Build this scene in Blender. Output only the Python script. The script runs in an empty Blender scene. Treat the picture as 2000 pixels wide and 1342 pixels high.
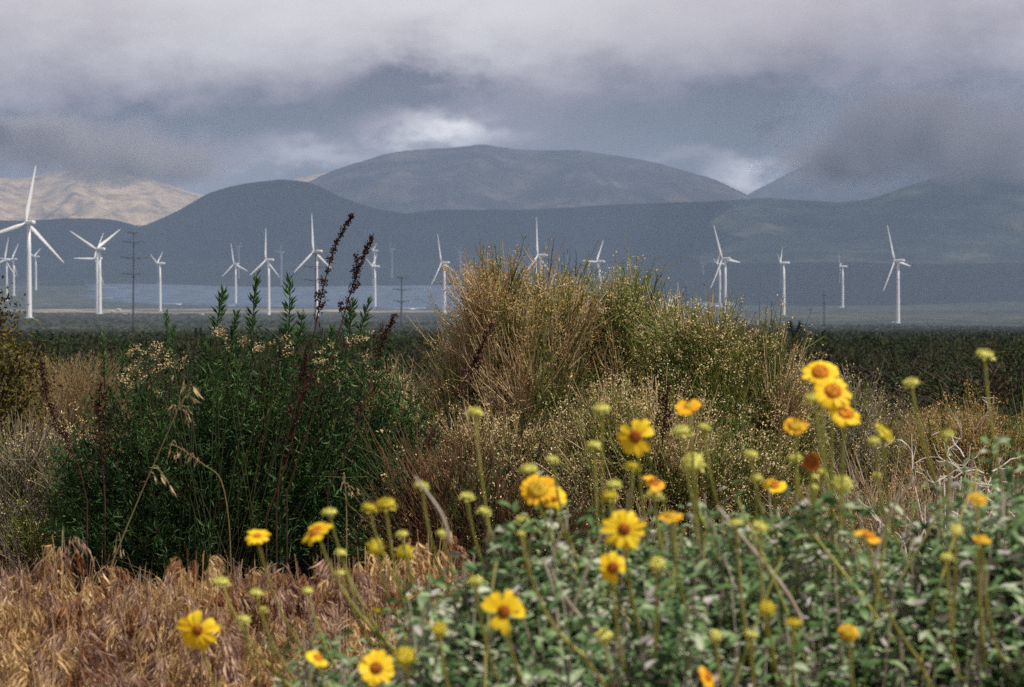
import bpy, math, random
import numpy as np
from mathutils import Vector, noise
R = math.radians
rng = np.random.default_rng(7)
random.seed(7)
sc = bpy.context.scene
col = sc.collection

# ------------------------------------------------------------ camera
H = 1.2                       # the photographer crouches
FP = 4722.0                   # focal length in photo pixels (85 mm on 36 mm film)
TP = 76.0 / FP                # downward tilt
PITCH = math.atan(TP)
cam_d = bpy.data.cameras.new('camera'); cam = bpy.data.objects.new('camera', cam_d); col.objects.link(cam)
cam.location = (0, 0, H); cam.rotation_euler = (R(90) - PITCH, 0, 0)
cam_d.lens = 85; cam_d.sensor_width = 36; cam_d.clip_start = 0.1; cam_d.clip_end = 120000
cam_d.dof.use_dof = True; cam_d.dof.focus_distance = 10.5; cam_d.dof.aperture_fstop = 12
sc.camera = cam
cp, sp = math.cos(PITCH), math.sin(PITCH)

def at(px, py, d):
    """world point on the sight line of a photo pixel, d metres down the valley"""
    X = (np.asarray(px, float) - 1000) / FP; Y = (671 - np.asarray(py, float)) / FP
    dy = cp + Y * sp; dz = -sp + Y * cp
    k = d / dy
    return np.stack(np.broadcast_arrays(X * k, d + 0 * k, H + dz * k), -1)

# ------------------------------------------------------------ world
w = bpy.data.worlds.new('World'); sc.world = w; w.use_nodes = True
nt = w.node_tree; nt.nodes.clear()
SUN_EL, SUN_AZ = R(58), R(112)     # azimuth from +Y towards +X : behind the camera, to the right
def N(t, **k):
    n = nt.nodes.new(t)
    for a, b in k.items(): setattr(n, a, b)
    return n
def L(a, b): nt.links.new(a, b)
def M(op, a, b=None, c=None, clamp=False):
    n = N('ShaderNodeMath', operation=op); n.use_clamp = clamp
    for i, v in enumerate((a, b, c)):
        if v is None: continue
        if isinstance(v, (int, float)): n.inputs[i].default_value = v
        else: L(v, n.inputs[i])
    return n.outputs[0]
sky = N('ShaderNodeTexSky', sky_type='NISHITA'); sky.sun_disc = False
sky.sun_elevation = SUN_EL; sky.sun_rotation = SUN_AZ
tc = N('ShaderNodeTexCoord'); sx = N('ShaderNodeSeparateXYZ'); L(tc.outputs['Generated'], sx.inputs[0])
el = M('ARCSINE', sx.outputs[2]); az = M('ARCTAN2', sx.outputs[0], sx.outputs[1])
EL = M('MULTIPLY', el, 57.2958); AZ = M('MULTIPLY', az, 57.2958)      # degrees
cmb = N('ShaderNodeCombineXYZ'); L(M('MULTIPLY', AZ, 0.55), cmb.inputs[0]); L(EL, cmb.inputs[1])
n1 = N('ShaderNodeTexNoise'); n1.inputs['Scale'].default_value = 0.34; n1.inputs['Detail'].default_value = 5; n1.inputs['Roughness'].default_value = .55
L(cmb.outputs[0], n1.inputs['Vector'])
n2 = N('ShaderNodeTexNoise'); n2.inputs['Scale'].default_value = 1.1; n2.inputs['Detail'].default_value = 6; n2.inputs['Roughness'].default_value = .6
L(cmb.outputs[0], n2.inputs['Vector'])
# warp the angles so that cloud edges are ragged
wa = M('ADD', AZ, M('MULTIPLY', M('SUBTRACT', n2.outputs[0], .5), 3.6))
we = M('ADD', EL, M('MULTIPLY', M('SUBTRACT', n1.outputs[0], .5), 1.5))
we = M('ADD', we, M('MULTIPLY', M('SUBTRACT', n2.outputs[0], .5), 1.5))
def blob(px, row, wx, wy, amp):
    a0 = math.degrees((px - 1000) / FP); e0 = math.degrees((595 - row) / FP)
    a = M('DIVIDE', M('SUBTRACT', wa, a0), math.degrees(wx / FP)); e = M('DIVIDE', M('SUBTRACT', we, e0), math.degrees(wy / FP))
    s = M('ADD', M('MULTIPLY', a, a), M('MULTIPLY', e, e))
    return M('MULTIPLY', M('EXPONENT', M('MULTIPLY', s, -1.0)), amp)
ramp = N('ShaderNodeMapRange'); ramp.interpolation_type = 'SMOOTHSTEP'
L(we, ramp.inputs[0]); ramp.inputs[1].default_value = 2.6; ramp.inputs[2].default_value = 7.6; ramp.inputs[3].default_value = 0.175; ramp.inputs[4].default_value = 0.74
val = ramp.outputs[0]
for b in [(700, 30, 560, 110, .20), (60, 60, 300, 120, -.04), (1800, 60, 420, 150, -.20), (1500, 210, 420, 70, -.06),
          (790, 170, 120, 48, -.55), (1720, 235, 520, 95, -.27), (1150, 200, 300, 60, -.10), (250, 240, 350, 60, -.10), (400, 110, 260, 60, .12), (600, 225, 170, 42, -.22), (150, 255, 260, 42, -.26), (330, 300, 170, 36, -.14),
          (860, 262, 105, 30, 1.5), (610, 312, 130, 22, .75), (330, 350, 170, 34, .30), (1455, 350, 80, 30, 1.45), (1320, 312, 110, 14, .25),
          (60, 330, 180, 26, .16), (1050, 60, 260, 90, .10)]:
    val = M('ADD', val, blob(*b))
val = M('ADD', val, M('MULTIPLY', M('SUBTRACT', n1.outputs[0], .5), .22))
val = M('ADD', val, M('MULTIPLY', M('SUBTRACT', n2.outputs[0], .5), .20))
val = M('MAXIMUM', val, .09)
dim = N('ShaderNodeMapRange'); dim.interpolation_type = 'SMOOTHSTEP'; L(EL, dim.inputs[0]); dim.inputs[1].default_value = 9; dim.inputs[2].default_value = 30; dim.inputs[3].default_value = 1; dim.inputs[4].default_value = .28
val = M('MULTIPLY', val, dim.outputs[0])
cr = N('ShaderNodeMapRange'); L(val, cr.inputs[0]); cr.inputs[1].default_value = .2; cr.inputs[2].default_value = .85
mixc = N('ShaderNodeMix', data_type='RGBA'); L(cr.outputs[0], mixc.inputs[0])
mixc.inputs[6].default_value = (1.19, 0.93, 1.03, 1); mixc.inputs[7].default_value = (1.06, 0.98, 0.98, 1)
vs = N('ShaderNodeVectorMath', operation='SCALE'); L(mixc.outputs[2], vs.inputs[0]); L(val, vs.inputs[3])
bg1 = N('ShaderNodeBackground'); L(sky.outputs[0], bg1.inputs[0]); bg1.inputs[1].default_value = 0.06
bg2 = N('ShaderNodeBackground'); L(vs.outputs[0], bg2.inputs[0]); bg2.inputs[1].default_value = 1.15
ms = N('ShaderNodeMixShader'); ms.inputs[0].default_value = 0.95; L(bg1.outputs[0], ms.inputs[1]); L(bg2.outputs[0], ms.inputs[2])
out = N('ShaderNodeOutputWorld'); L(ms.outputs[0], out.inputs[0])
w.cycles.sampling_method = 'MANUAL'; w.cycles.sample_map_resolution = 512

sun_d = bpy.data.lights.new('sun', 'SUN'); sun = bpy.data.objects.new('sun', sun_d); col.objects.link(sun)
sun_d.energy = 5.0; sun_d.angle = R(0.6); sun_d.color = (1.0, .94, .84)
sdir = Vector((math.sin(SUN_AZ) * math.cos(SUN_EL), math.cos(SUN_AZ) * math.cos(SUN_EL), math.sin(SUN_EL)))
sun.rotation_euler = sdir.to_track_quat('Z', 'Y').to_euler()

vsn = sc.view_settings; vsn.view_transform = 'Standard'; vsn.look = 'None'; vsn.exposure = 0.26; vsn.gamma = 1.0
sc.render.engine = 'CYCLES'
cy = sc.cycles; cy.max_bounces = 5; cy.diffuse_bounces = 3; cy.transmission_bounces = 3; cy.transparent_max_bounces = 6; cy.volume_bounces = 0
cy.use_denoising = False; cy.caustics_reflective = False; cy.caustics_refractive = False; cy.sample_clamp_indirect = 4
cy.volume_step_rate = 1.0; cy.volume_max_steps = 48

# ------------------------------------------------------------ helpers
def tag(o, label=None, cat=None, group=None, kind=None):
    if label: o['label'] = label
    if cat: o['category'] = cat
    if group: o['group'] = group
    if kind: o['kind'] = kind
    return o
def empty(name, loc=(0, 0, 0), rz=0):
    o = bpy.data.objects.new(name, None); col.objects.link(o); o.location = loc; o.rotation_euler.z = rz
    o.empty_display_size = .2
    return o
class MB:
    def __init__(s): s.V = []; s.T = []; s.Q = []; s.n = 0
    def add(s, V, T=None, Q=None):
        V = np.asarray(V, np.float32).reshape(-1, 3)
        if T is not None and len(T): s.T.append(np.asarray(T, np.int64).reshape(-1, 3) + s.n)
        if Q is not None and len(Q): s.Q.append(np.asarray(Q, np.int64).reshape(-1, 4) + s.n)
        s.V.append(V); s.n += len(V)
    def mesh(s, name, mat, smooth=False):
        V = np.concatenate(s.V) if s.V else np.zeros((0, 3), np.float32)
        T = np.concatenate(s.T) if s.T else np.zeros((0, 3), np.int64)
        Q = np.concatenate(s.Q) if s.Q else np.zeros((0, 4), np.int64)
        me = bpy.data.meshes.new(name)
        me.vertices.add(len(V)); me.vertices.foreach_set('co', V.ravel())
        idx = np.concatenate([T.ravel(), Q.ravel()]).astype(np.int32)
        me.loops.add(len(idx)); me.loops.foreach_set('vertex_index', idx)
        st = np.concatenate([np.arange(len(T)) * 3, len(T) * 3 + np.arange(len(Q)) * 4]).astype(np.int32)
        me.polygons.add(len(st)); me.polygons.foreach_set('loop_start', st)
        if smooth: me.polygons.foreach_set('use_smooth', np.ones(len(st), bool))
        me.update(calc_edges=True); me.validate()
        for m in (mat if isinstance(mat, (list, tuple)) else [mat]): me.materials.append(m)
        return me
    def build(s, name, mat, parent=None, smooth=False):
        me = s.mesh(name, mat, smooth)
        o = bpy.data.objects.new(name, me); col.objects.link(o)
        if parent is not None:
            o.parent = parent
            if parent.type == 'EMPTY':          # geometry is made in world space; keep it there
                o.location = -Vector(parent.location)
        return o
def nrm(a): return a / np.maximum(np.linalg.norm(a, axis=-1, keepdims=True), 1e-9)
def rv(n, s=1.0): return rng.normal(0, s, (n, 3))
def tubes(mb, P, rad, S=3, cap=False):
    """P [N,K,3], rad [N,K] or scalar"""
    P = np.asarray(P, float); N_, K, _ = P.shape
    rad = np.broadcast_to(np.asarray(rad, float), (N_, K)) if np.ndim(rad) != 1 else np.broadcast_to(np.asarray(rad, float)[:, None], (N_, K))
    T = np.gradient(P, axis=1); T = nrm(T)
    ref = np.where(np.abs(T[:, :1, 2:3]) > .9, np.array([1., 0, 0]), np.array([0, 0, 1.]))
    A = nrm(np.cross(T, np.broadcast_to(ref, T.shape))); B = np.cross(T, A)
    an = np.arange(S) * 2 * np.pi / S
    V = P[:, :, None] + rad[:, :, None, None] * (np.cos(an)[:, None] * A[:, :, None] + np.sin(an)[:, None] * B[:, :, None])
    i = np.arange(N_)[:, None, None] * K * S; k = np.arange(K - 1)[None, :, None] * S; j = np.arange(S)[None, None]
    j2 = (j + 1) % S
    Q = np.stack([i + k + j, i + k + j2, i + k + S + j2, i + k + S + j], -1)
    mb.add(V, None, Q)
    if cap:
        for n in range(N_):
            o = n * K * S
            base = mb.n - N_ * K * S + o
            mb.T.append(np.array([[base + (K - 1) * S, base + (K - 1) * S + q, base + (K - 1) * S + q + 1] for q in range(1, S - 1)]))
            mb.T.append(np.array([[base, base + q + 1, base + q] for q in range(1, S - 1)]))
def bez(a, b, c, K):
    t = np.linspace(0, 1, K)[None, :, None]
    return (1 - t) ** 2 * a[:, None] + 2 * t * (1 - t) * b[:, None] + t * t * c[:, None]
KITE = (np.array([[0, 0, 0], [.45, .5, .12], [1, 0, 0], [.45, -.5, .12]]), [[0, 1, 2], [0, 2, 3]])
LEAF = (np.array([[0, 0, 0], [.28, .42, .10], [.28, 0, 0], [.28, -.42, .10], [.68, .46, .02], [.68, 0, .03], [.68, -.46, .10], [1, 0, -.12]]),
        [[0, 2, 1], [0, 3, 2], [4, 5, 7], [5, 6, 7], [1, 2, 5], [1, 5, 4], [2, 3, 6], [2, 6, 5]])
def leaves(mb, pos, dirs, ln, wd, tpl=KITE, up=None, bend=1.0):
    pos = np.asarray(pos, float); n = len(pos)
    if n == 0: return
    X = nrm(dirs); u = rv(n) if up is None else up + rv(n, .35)
    Z = nrm(u - (u * X).sum(-1, keepdims=True) * X); Y = np.cross(Z, X)
    ln = np.broadcast_to(ln, (n,)); wd = np.broadcast_to(wd, (n,))
    tv = tpl[0]
    V = pos[:, None] + X[:, None] * (tv[:, 0] * ln[:, None])[..., None] + Y[:, None] * (tv[:, 1] * wd[:, None])[..., None] + Z[:, None] * (tv[:, 2] * ln[:, None] * bend)[..., None]
    m = len(tv)
    T = (np.arange(n) * m)[:, None, None] + np.array(tpl[1])[None]
    mb.add(V, T)
def box(mb, c, s, rz=0.0, taper=1.0):
    c = np.array(c, float); s = np.array(s, float) / 2
    v = np.array([[x, y, z] for z in (-1, 1) for y in (-1, 1) for x in (-1, 1)], float)
    v[4:, :2] *= taper
    v *= s
    cr_, sr_ = math.cos(rz), math.sin(rz)
    v[:, :2] = v[:, :2] @ np.array([[cr_, sr_], [-sr_, cr_]])
    mb.add(v + c, None, [[0, 2, 3, 1], [4, 5, 7, 6], [0, 1, 5, 4], [2, 6, 7, 3], [0, 4, 6, 2], [1, 3, 7, 5]])

# ------------------------------------------------------------ materials
def mat(name): 
    m = bpy.data.materials.new(name); m.use_nodes = True; t = m.node_tree; t.nodes.clear()
    o = t.nodes.new('ShaderNodeOutputMaterial'); return m, t, o
def ramp_node(t, cols, fac, interp='LINEAR'):
    r = t.nodes.new('ShaderNodeValToRGB'); r.color_ramp.interpolation = interp
    e = r.color_ramp.elements
    while len(e) < len(cols): e.new(0.5)
    for i, c in enumerate(cols):
        e[i].position = i / max(1, len(cols) - 1); e[i].color = (*c, 1)
    t.links.new(fac, r.inputs[0]); return r.outputs[0]
def veg(name, cols, trans=.25, rough=.7, clump=6.0, spec=.2, wi=.62, wc=1.5):
    """leaf and stem material: a tone per leaf, drifting from clump to clump"""
    m, t, o = mat(name)
    g = t.nodes.new('ShaderNodeNewGeometry'); nz = t.nodes.new('ShaderNodeTexNoise'); nz.inputs['Scale'].default_value = clump; nz.inputs['Detail'].default_value = 2
    t.links.new(g.outputs['Position'], nz.inputs['Vector'])
    a = t.nodes.new('ShaderNodeMath'); a.operation = 'MULTIPLY_ADD'; t.links.new(g.outputs['Random Per Island'], a.inputs[0]); a.inputs[1].default_value = wi
    b = t.nodes.new('ShaderNodeMath'); b.operation = 'MULTIPLY_ADD'; t.links.new(nz.outputs[0], b.inputs[0]); b.inputs[1].default_value = wc; b.inputs[2].default_value = .5 - wc / 2 - wi / 2
    t.links.new(b.outputs[0], a.inputs[2]); a.use_clamp = True
    c = ramp_node(t, cols, a.outputs[0])
    p = t.nodes.new('ShaderNodeBsdfPrincipled'); t.links.new(c, p.inputs['Base Color']); p.inputs['Roughness'].default_value = rough
    p.inputs['Specular IOR Level'].default_value = spec
    if trans > 0:
        tr = t.nodes.new('ShaderNodeBsdfTranslucent'); t.links.new(c, tr.inputs[0]); mx = t.nodes.new('ShaderNodeMixShader'); mx.inputs[0].default_value = trans
        t.links.new(p.outputs[0], mx.inputs[1]); t.links.new(tr.outputs[0], mx.inputs[2]); t.links.new(mx.outputs[0], o.inputs[0])
    else: t.links.new(p.outputs[0], o.inputs[0])
    return m
def plain(name, c, rough=.5, c2=None, scale=1.0, metal=0.0):
    m, t, o = mat(name); p = t.nodes.new('ShaderNodeBsdfPrincipled'); p.inputs['Roughness'].default_value = rough; p.inputs['Metallic'].default_value = metal
    tc_ = t.nodes.new('ShaderNodeNewGeometry'); nz = t.nodes.new('ShaderNodeTexNoise'); nz.inputs['Scale'].default_value = scale; nz.inputs['Detail'].default_value = 5
    t.links.new(tc_.outputs['Position'], nz.inputs['Vector'])
    t.links.new(ramp_node(t, [c, c2 or tuple(x * .85 for x in c)], nz.outputs[0]), p.inputs['Base Color']); t.links.new(p.outputs[0], o.inputs[0]); return m

M_white = plain('turbine_paint', (.80, .80, .79), .42, (.74, .74, .73), .2)
M_pylon = plain('weathered_steel', (.045, .055, .065), .6, (.075, .085, .095), .3)
M_petal = veg('yellow_petal', [(.80, .50, .012), (.88, .60, .015), (.86, .66, .03)], .22, .55, 20)
M_petal_or = veg('orange_yellow_petal', [(.78, .36, .012), (.85, .46, .015), (.85, .52, .02)], .22, .55, 20)
M_disc_dark = veg('dark_red_brown_disc', [(.13, .035, .008), (.28, .08, .012), (.46, .17, .02)], 0, .8, 200)
M_disc_or = veg('orange_disc', [(.40, .10, .012), (.55, .19, .015), (.60, .30, .03)], 0, .8, 200)
M_disc_gold = veg('golden_disc', [(.50, .30, .02), (.60, .40, .03), (.42, .30, .03)], 0, .8, 200)
M_bud = veg('yellow_green_bud', [(.50, .52, .10), (.64, .63, .16), (.74, .70, .25)], .1, .7, 150)
M_bud_y = veg('yellow_spent_head', [(.55, .42, .03), (.60, .50, .04), (.45, .42, .05)], .1, .7, 150)
M_stalk = veg('yellow_green_stalk', [(.24, .20, .07), (.34, .35, .08), (.46, .46, .12), (.55, .52, .20)], .1, .6, 9, wi=.5, wc=2.4)
M_stalk_dry = veg('pale_dead_stem', [(.20, .16, .12), (.34, .29, .22), (.48, .44, .38)], 0, .8, 12)
M_enc = veg('grey_green_leaf', [(.032, .078, .022), (.095, .18, .062), (.20, .30, .13), (.46, .50, .37)], .2, .65, 14, wi=.7, wc=2.2)
M_enc_dead = veg('bleached_leaf', [(.30, .27, .24), (.45, .43, .42), (.26, .19, .13)], .15, .8, 12)
M_grass = veg('dry_brome', [(.34, .19, .07), (.66, .45, .21), (.88, .72, .44)], .3, .7, 8, wi=.5, wc=1.6)
M_grass_p = veg('mauve_brome', [(.28, .155, .11), (.48, .32, .23), (.68, .51, .38)], .3, .7, 8, wi=.5, wc=1.6)
M_grass_r = veg('rusty_brome', [(.17, .065, .03), (.33, .16, .075), (.46, .27, .14)], .3, .7, 8, wi=.5, wc=1.6)
M_blade = veg('dry_grass_blade', [(.10, .06, .035), (.24, .165, .10), (.42, .32, .20)], .2, .7, 5)
M_tall = veg('straw_tuft', [(.34, .25, .13), (.52, .41, .23), (.62, .50, .30)], .2, .7, 2)
M_tuft = veg('straw_tuft', [(.16, .12, .055), (.32, .24, .12), (.48, .37, .20)], .2, .7, 3)
M_goose = veg('dark_green_narrow_leaf', [(.007, .022, .007), (.018, .056, .015), (.045, .105, .025), (.11, .19, .05)], .25, .5, 3.2)
M_goose_top = veg('bright_green_narrow_leaf', [(.03, .085, .022), (.06, .14, .035), (.09, .18, .045)], .25, .5, 5)
M_gstem = veg('dark_green_stem', [(.02, .035, .014), (.045, .055, .02), (.05, .03, .016)], 0, .7, 5)
M_brown = veg('red_brown_twig', [(.05, .020, .012), (.14, .065, .036), (.26, .155, .085)], 0, .8, 4)
M_olive_d = veg('dark_olive_twig', [(.020, .030, .008), (.045, .060, .016), (.085, .10, .03), (.15, .14, .06)], .1, .7, 3.5)
M_cream = veg('cream_blossom', [(.30, .22, .10), (.46, .37, .19), (.62, .53, .33)], .15, .8, 9)
M_redstalk = veg('dark_red_brown_stalk', [(.026, .013, .010), (.050, .022, .015), (.095, .042, .026)], 0, .8, 20)
M_tan = veg('tan_dry_twig', [(.11, .068, .032), (.30, .205, .10), (.52, .40, .22), (.72, .62, .42)], 0, .8, 3.5)
M_olive = veg('olive_twig', [(.028, .045, .010), (.085, .12, .024), (.19, .22, .05), (.33, .33, .10)], .1, .7, 3.5)
M_orangebud = veg('orange_tan_bud', [(.32, .17, .05), (.50, .32, .11), (.68, .50, .24)], .15, .8, 4)
M_goldbud = veg('pale_gold_bud', [(.46, .34, .12), (.66, .52, .25), (.82, .72, .45)], .15, .8, 4)
M_greytwig = veg('grey_twig', [(.12, .095, .07), (.24, .20, .15), (.40, .35, .27)], 0, .8, 6)
M_bleach = veg('bleached_twig', [(.55, .48, .38), (.70, .66, .58), (.78, .76, .72)], 0, .8, 6)
M_shrub = [veg('dark_olive_scrub', [(.010, .018, .006), (.024, .038, .011), (.055, .070, .020)], .15, .8, 2),
           veg('brown_scrub', [(.024, .018, .009), (.050, .036, .015), (.085, .062, .026)], .15, .8, 2),
           veg('deep_green_scrub', [(.007, .019, .007), (.018, .042, .012), (.042, .082, .022)], .15, .8, 2)]
M_farscrub = veg('far_scrub', [(.014, .020, .008), (.030, .038, .016), (.065, .066, .034)], 0, .9, .01)
M_yshrub = veg('mustard_leaf', [(.02, .026, .006), (.07, .062, .012), (.20, .14, .02)], .2, .7, 8)
M_joshua = veg('joshua_leaf', [(.012, .016, .010), (.03, .038, .02)], .1, .7, 3)
M_bark = veg('shaggy_bark', [(.04, .032, .024), (.08, .06, .045)], 0, .9, 5)

# ------------------------------------------------------------ ground
_d = np.log(np.array([1, 8, 14, 20, 35, 50, 80, 100, 200, 500, 1000, 2000, 2800, 3300, 3700, 4100, 4450, 4750, 5200, 5900, 6500, 7200, 8200, 9500, 12000, 16000, 60000]))
_hz = [0, 0, 0, -.03]
_rows = [None] * 4 + [768, 736, 708, 699, 676, 656, 646, 631, 624, 620, 615, 608, 603, 599, 583, 559, 544, 526, 512, 505, 505, 515, 580]
_z = np.array(_hz + [H - (r - 595) * math.exp(d) / FP for r, d in zip(_rows[4:], _d[4:])])
def ground(x, y):
    x = np.asarray(x, float); y = np.asarray(y, float)
    d = np.maximum(np.hypot(x, y), 1.01)
    z = np.interp(np.log(d), _d, _z)
    u = np.clip(x / np.maximum(y, d * .3) * FP / 900, -1.6, 1.6)
    f = np.clip((d - 1000) / 1200, 0, 1) * np.clip((3600 - d) / 700, 0, 1)
    z = z - u * 11 * f * d / FP
    z = z + .03 * np.sin(x * 1.7 + np.sin(y * 1.1)) * np.sin(y * 1.3) * np.clip(1 - d / 60, 0, 1)
    z = z + np.clip((d - 800) / 3000, 0, 1) * 1.6 * np.sin(x * .0043 + 1.2 * np.sin(y * .0021)) * np.sin(y * .0035 + .7)
    return z
def build_ground():
    a = np.concatenate([np.linspace(-180, -20, 41)[:-1], np.linspace(-20, 20, 241), np.linspace(20, 180, 41)[1:]]) * np.pi / 180
    r = np.exp(np.linspace(math.log(.4), math.log(60000), 330))
    A, Rr = np.meshgrid(a, r, indexing='ij'); X = np.sin(A) * Rr; Y = np.cos(A) * Rr
    Z = ground(X, Y)
    V = np.stack([X, Y, Z], -1); n, k = X.shape
    i = np.arange(n - 1)[:, None] * k; j = np.arange(k - 1)[None]
    Q = np.stack([i + j, i + k + j, i + k + j + 1, i + j + 1], -1).reshape(-1, 4)[:, ::-1]
    mb = MB(); mb.add(V, None, Q)
    m, t, o = mat('desert_ground'); Lk = t.links.new; nd = t.nodes.new
    g = nd('ShaderNodeNewGeometry'); s = nd('ShaderNodeSeparateXYZ'); Lk(g.outputs['Position'], s.inputs[0])
    def ms(v, lo, hi, a=0, b=1):
        r_ = nd('ShaderNodeMapRange'); r_.interpolation_type = 'SMOOTHSTEP'; Lk(v, r_.inputs[0])
        for q, x_ in zip((1, 2, 3, 4), (lo, hi, a, b)): r_.inputs[q].default_value = x_
        return r_.outputs[0]
    def mm(op, p, q):
        n_ = nd('ShaderNodeMath'); n_.operation = op; n_.use_clamp = True
        for i_, v in enumerate((p, q)):
            if isinstance(v, (float, int)): n_.inputs[i_].default_value = v
            else: Lk(v, n_.inputs[i_])
        return n_.outputs[0]
    def nz(scale, det=6, ro=.6):
        n_ = nd('ShaderNodeTexNoise'); n_.inputs['Scale'].default_value = scale; n_.inputs['Detail'].default_value = det; n_.inputs['Roughness'].default_value = ro
        Lk(g.outputs['Position'], n_.inputs['Vector']); return n_.outputs[0]
    near = ramp_node(t, [(.05, .032, .020), (.13, .085, .052), (.24, .17, .11)], nz(9, 8, .7))
    bn = nd('ShaderNodeMath'); bn.operation = 'MULTIPLY_ADD'; Lk(nz(.0016, 6, .6), bn.inputs[0]); bn.inputs[1].default_value = .35; bn.inputs[2].default_value = -.175
    bm = nd('ShaderNodeMath'); bm.operation = 'ADD'; Lk(bn.outputs[0], bm.inputs[0]); Lk(nz(.02, 12, .75), bm.inputs[1])
    far = ramp_node(t, [(.010, .012, .007), (.024, .030, .016), (.045, .048, .028), (.09, .08, .05)], ms(bm.outputs[0], .34, .68))
    tan = ramp_node(t, [(.08, .07, .05), (.20, .16, .11), (.36, .30, .22)], ms(nz(.012, 8, .65), .38, .62))
    mx = nd('ShaderNodeMix'); mx.data_type = 'RGBA'; Lk(ms(s.outputs[1], 13, 30), mx.inputs[0]); Lk(near, mx.inputs[6]); Lk(far, mx.inputs[7])
    # pale bare earth crossing the valley to the left, before the panels
    band = mm('MULTIPLY', ms(s.outputs[1], 3850, 4050), ms(s.outputs[1], 4450, 4250))
    band = mm('MULTIPLY', band, ms(s.outputs[0], 250, -250))
    band = mm('MULTIPLY', band, ms(nz(.004, 4, .6), .40, .52))
    b2 = mm('MULTIPLY', mm('MULTIPLY', ms(s.outputs[1], 5650, 5800), ms(s.outputs[1], 6400, 5900)), mm('MULTIPLY', ms(s.outputs[0], -500, -700), ms(nz(.006, 4, .6), .5, .6)))
    band = mm('ADD', band, mm('MULTIPLY', b2, .6))
    mx2 = nd('ShaderNodeMix'); mx2.data_type = 'RGBA'; Lk(band, mx2.inputs[0]); Lk(mx.outputs[2], mx2.inputs[6]); Lk(tan, mx2.inputs[7])
    p = nd('ShaderNodeBsdfPrincipled'); p.inputs['Roughness'].default_value = .95; p.inputs['Specular IOR Level'].default_value = .1
    Lk(mx2.outputs[2], p.inputs['Base Color'])
    bp = nd('ShaderNodeBump'); bp.inputs['Distance'].default_value = .03; bp.inputs['Strength'].default_value = .6; Lk(nz(14, 6), bp.inputs['Height']); Lk(bp.outputs[0], p.inputs['Normal'])
    Lk(p.outputs[0], o.inputs[0])
    tag(mb.build('ground', m, smooth=True), kind='structure')
build_ground()

# ------------------------------------------------------------ mountains
def hill_mat(name, cols, scale=.004, streak=3):
    m, t, o = mat(name); g = t.nodes.new('ShaderNodeNewGeometry'); n_ = t.nodes.new('ShaderNodeTexNoise')
    n_.inputs['Scale'].default_value = scale; n_.inputs['Detail'].default_value = 12; n_.inputs['Roughness'].default_value = .72
    t.links.new(g.outputs['Position'], n_.inputs['Vector'])
    mr = t.nodes.new('ShaderNodeMapRange'); t.links.new(n_.outputs[0], mr.inputs[0]); mr.inputs[1].default_value = .33; mr.inputs[2].default_value = .67
    p = t.nodes.new('ShaderNodeBsdfPrincipled'); p.inputs['Roughness'].default_value = 1; p.inputs['Specular IOR Level'].default_value = 0
    t.links.new(ramp_node(t, cols, mr.outputs[0]), p.inputs['Base Color']); t.links.new(p.outputs[0], o.inputs[0]); return m
def ridge(name, pts, d_foot, d_crest, d_back, m, rough=.06, seed=0, foot_row=None, x0=-500, x1=2500, nu=420, nt_=90):
    us = np.linspace(x0, x1, nu); px = [p[0] for p in pts]; py = [p[1] for p in pts]
    crest = np.interp(us, px, py)
    k = np.ones(9) / 9; crest = np.convolve(np.pad(crest, 4, 'edge'), k, 'valid')
    ts = np.concatenate([np.linspace(0, 1, nt_), np.linspace(1, 1.6, 12)[1:]])
    V = np.zeros((nu, len(ts), 3))
    for i, u in enumerate(us):
        zc = H + (595 - crest[i]) / FP * d_crest
        for j, t in enumerate(ts):
            d = d_foot + (d_crest - d_foot) * t if t <= 1 else d_crest + (d_back - d_crest) * (t - 1) / .6
            x = (u - 1000) / FP * d
            zf = float(ground(x, d)) - 15
            if t <= 1:
                s = t ** 1.25; n_ = noise.ridged_multi_fractal(Vector((x * .0016 + seed, d * .0009, seed * 1.7)), .9, 2.1, 6, .9, 2.0) - 1.1
                env = math.sin(math.pi * min(1, t * 1.02)) ** .7 if t < .98 else math.sin(math.pi * .98) ** .7
                z = zf + (zc - zf) * s + n_ * rough * (zc - zf) * (env + .05)
            else:
                z = zc - (zc - zf) * ((t - 1) / .6) ** 1.3
            V[i, j] = (x, d, z)
    ii = np.arange(nu - 1)[:, None] * len(ts); jj = np.arange(len(ts) - 1)[None]
    Q = np.stack([ii + jj, ii + len(ts) + jj, ii + len(ts) + jj + 1, ii + jj + 1], -1).reshape(-1, 4)[:, ::-1]
    mb = MB(); mb.add(V, None, Q); o = mb.build(name, m, smooth=True); tag(o, kind='structure'); return o
MH = hill_mat('shaded_chaparral_slope', [(.006, .009, .007), (.022, .028, .022), (.095, .092, .066)])  # dark tones and patch contrast stand in for cloud shade and relief
MH2 = hill_mat('shaded_dry_slope', [(.012, .012, .015), (.042, .036, .040), (.13, .105, .09)])  # slope colour darkened too, carrying some of the cloud shade
MH3 = hill_mat('sunlit_pale_slope', [(.13, .10, .065), (.48, .36, .23), (.78, .60, .40)], .006)  # tan raised in brightness so the colour itself carries the sunlight
ridge('mountains', [(-500, 330), (0, 345), (60, 350), (110, 335), (160, 325), (230, 330), (300, 350), (420, 382), (520, 362), (600, 340), (680, 334), (760, 420), (900, 470)], 12500, 16500, 19000, MH3, .16, 5, x0=-600, x1=1000, nu=300)
ridge('mountains', [(1100, 520), (1380, 430), (1462, 380), (1500, 358), (1550, 330), (1610, 300), (1700, 275), (1900, 262), (2100, 265), (2600, 300)], 12200, 15500, 18500, MH2, .14, 9, x0=1100, x1=2600, nu=240)
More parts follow.
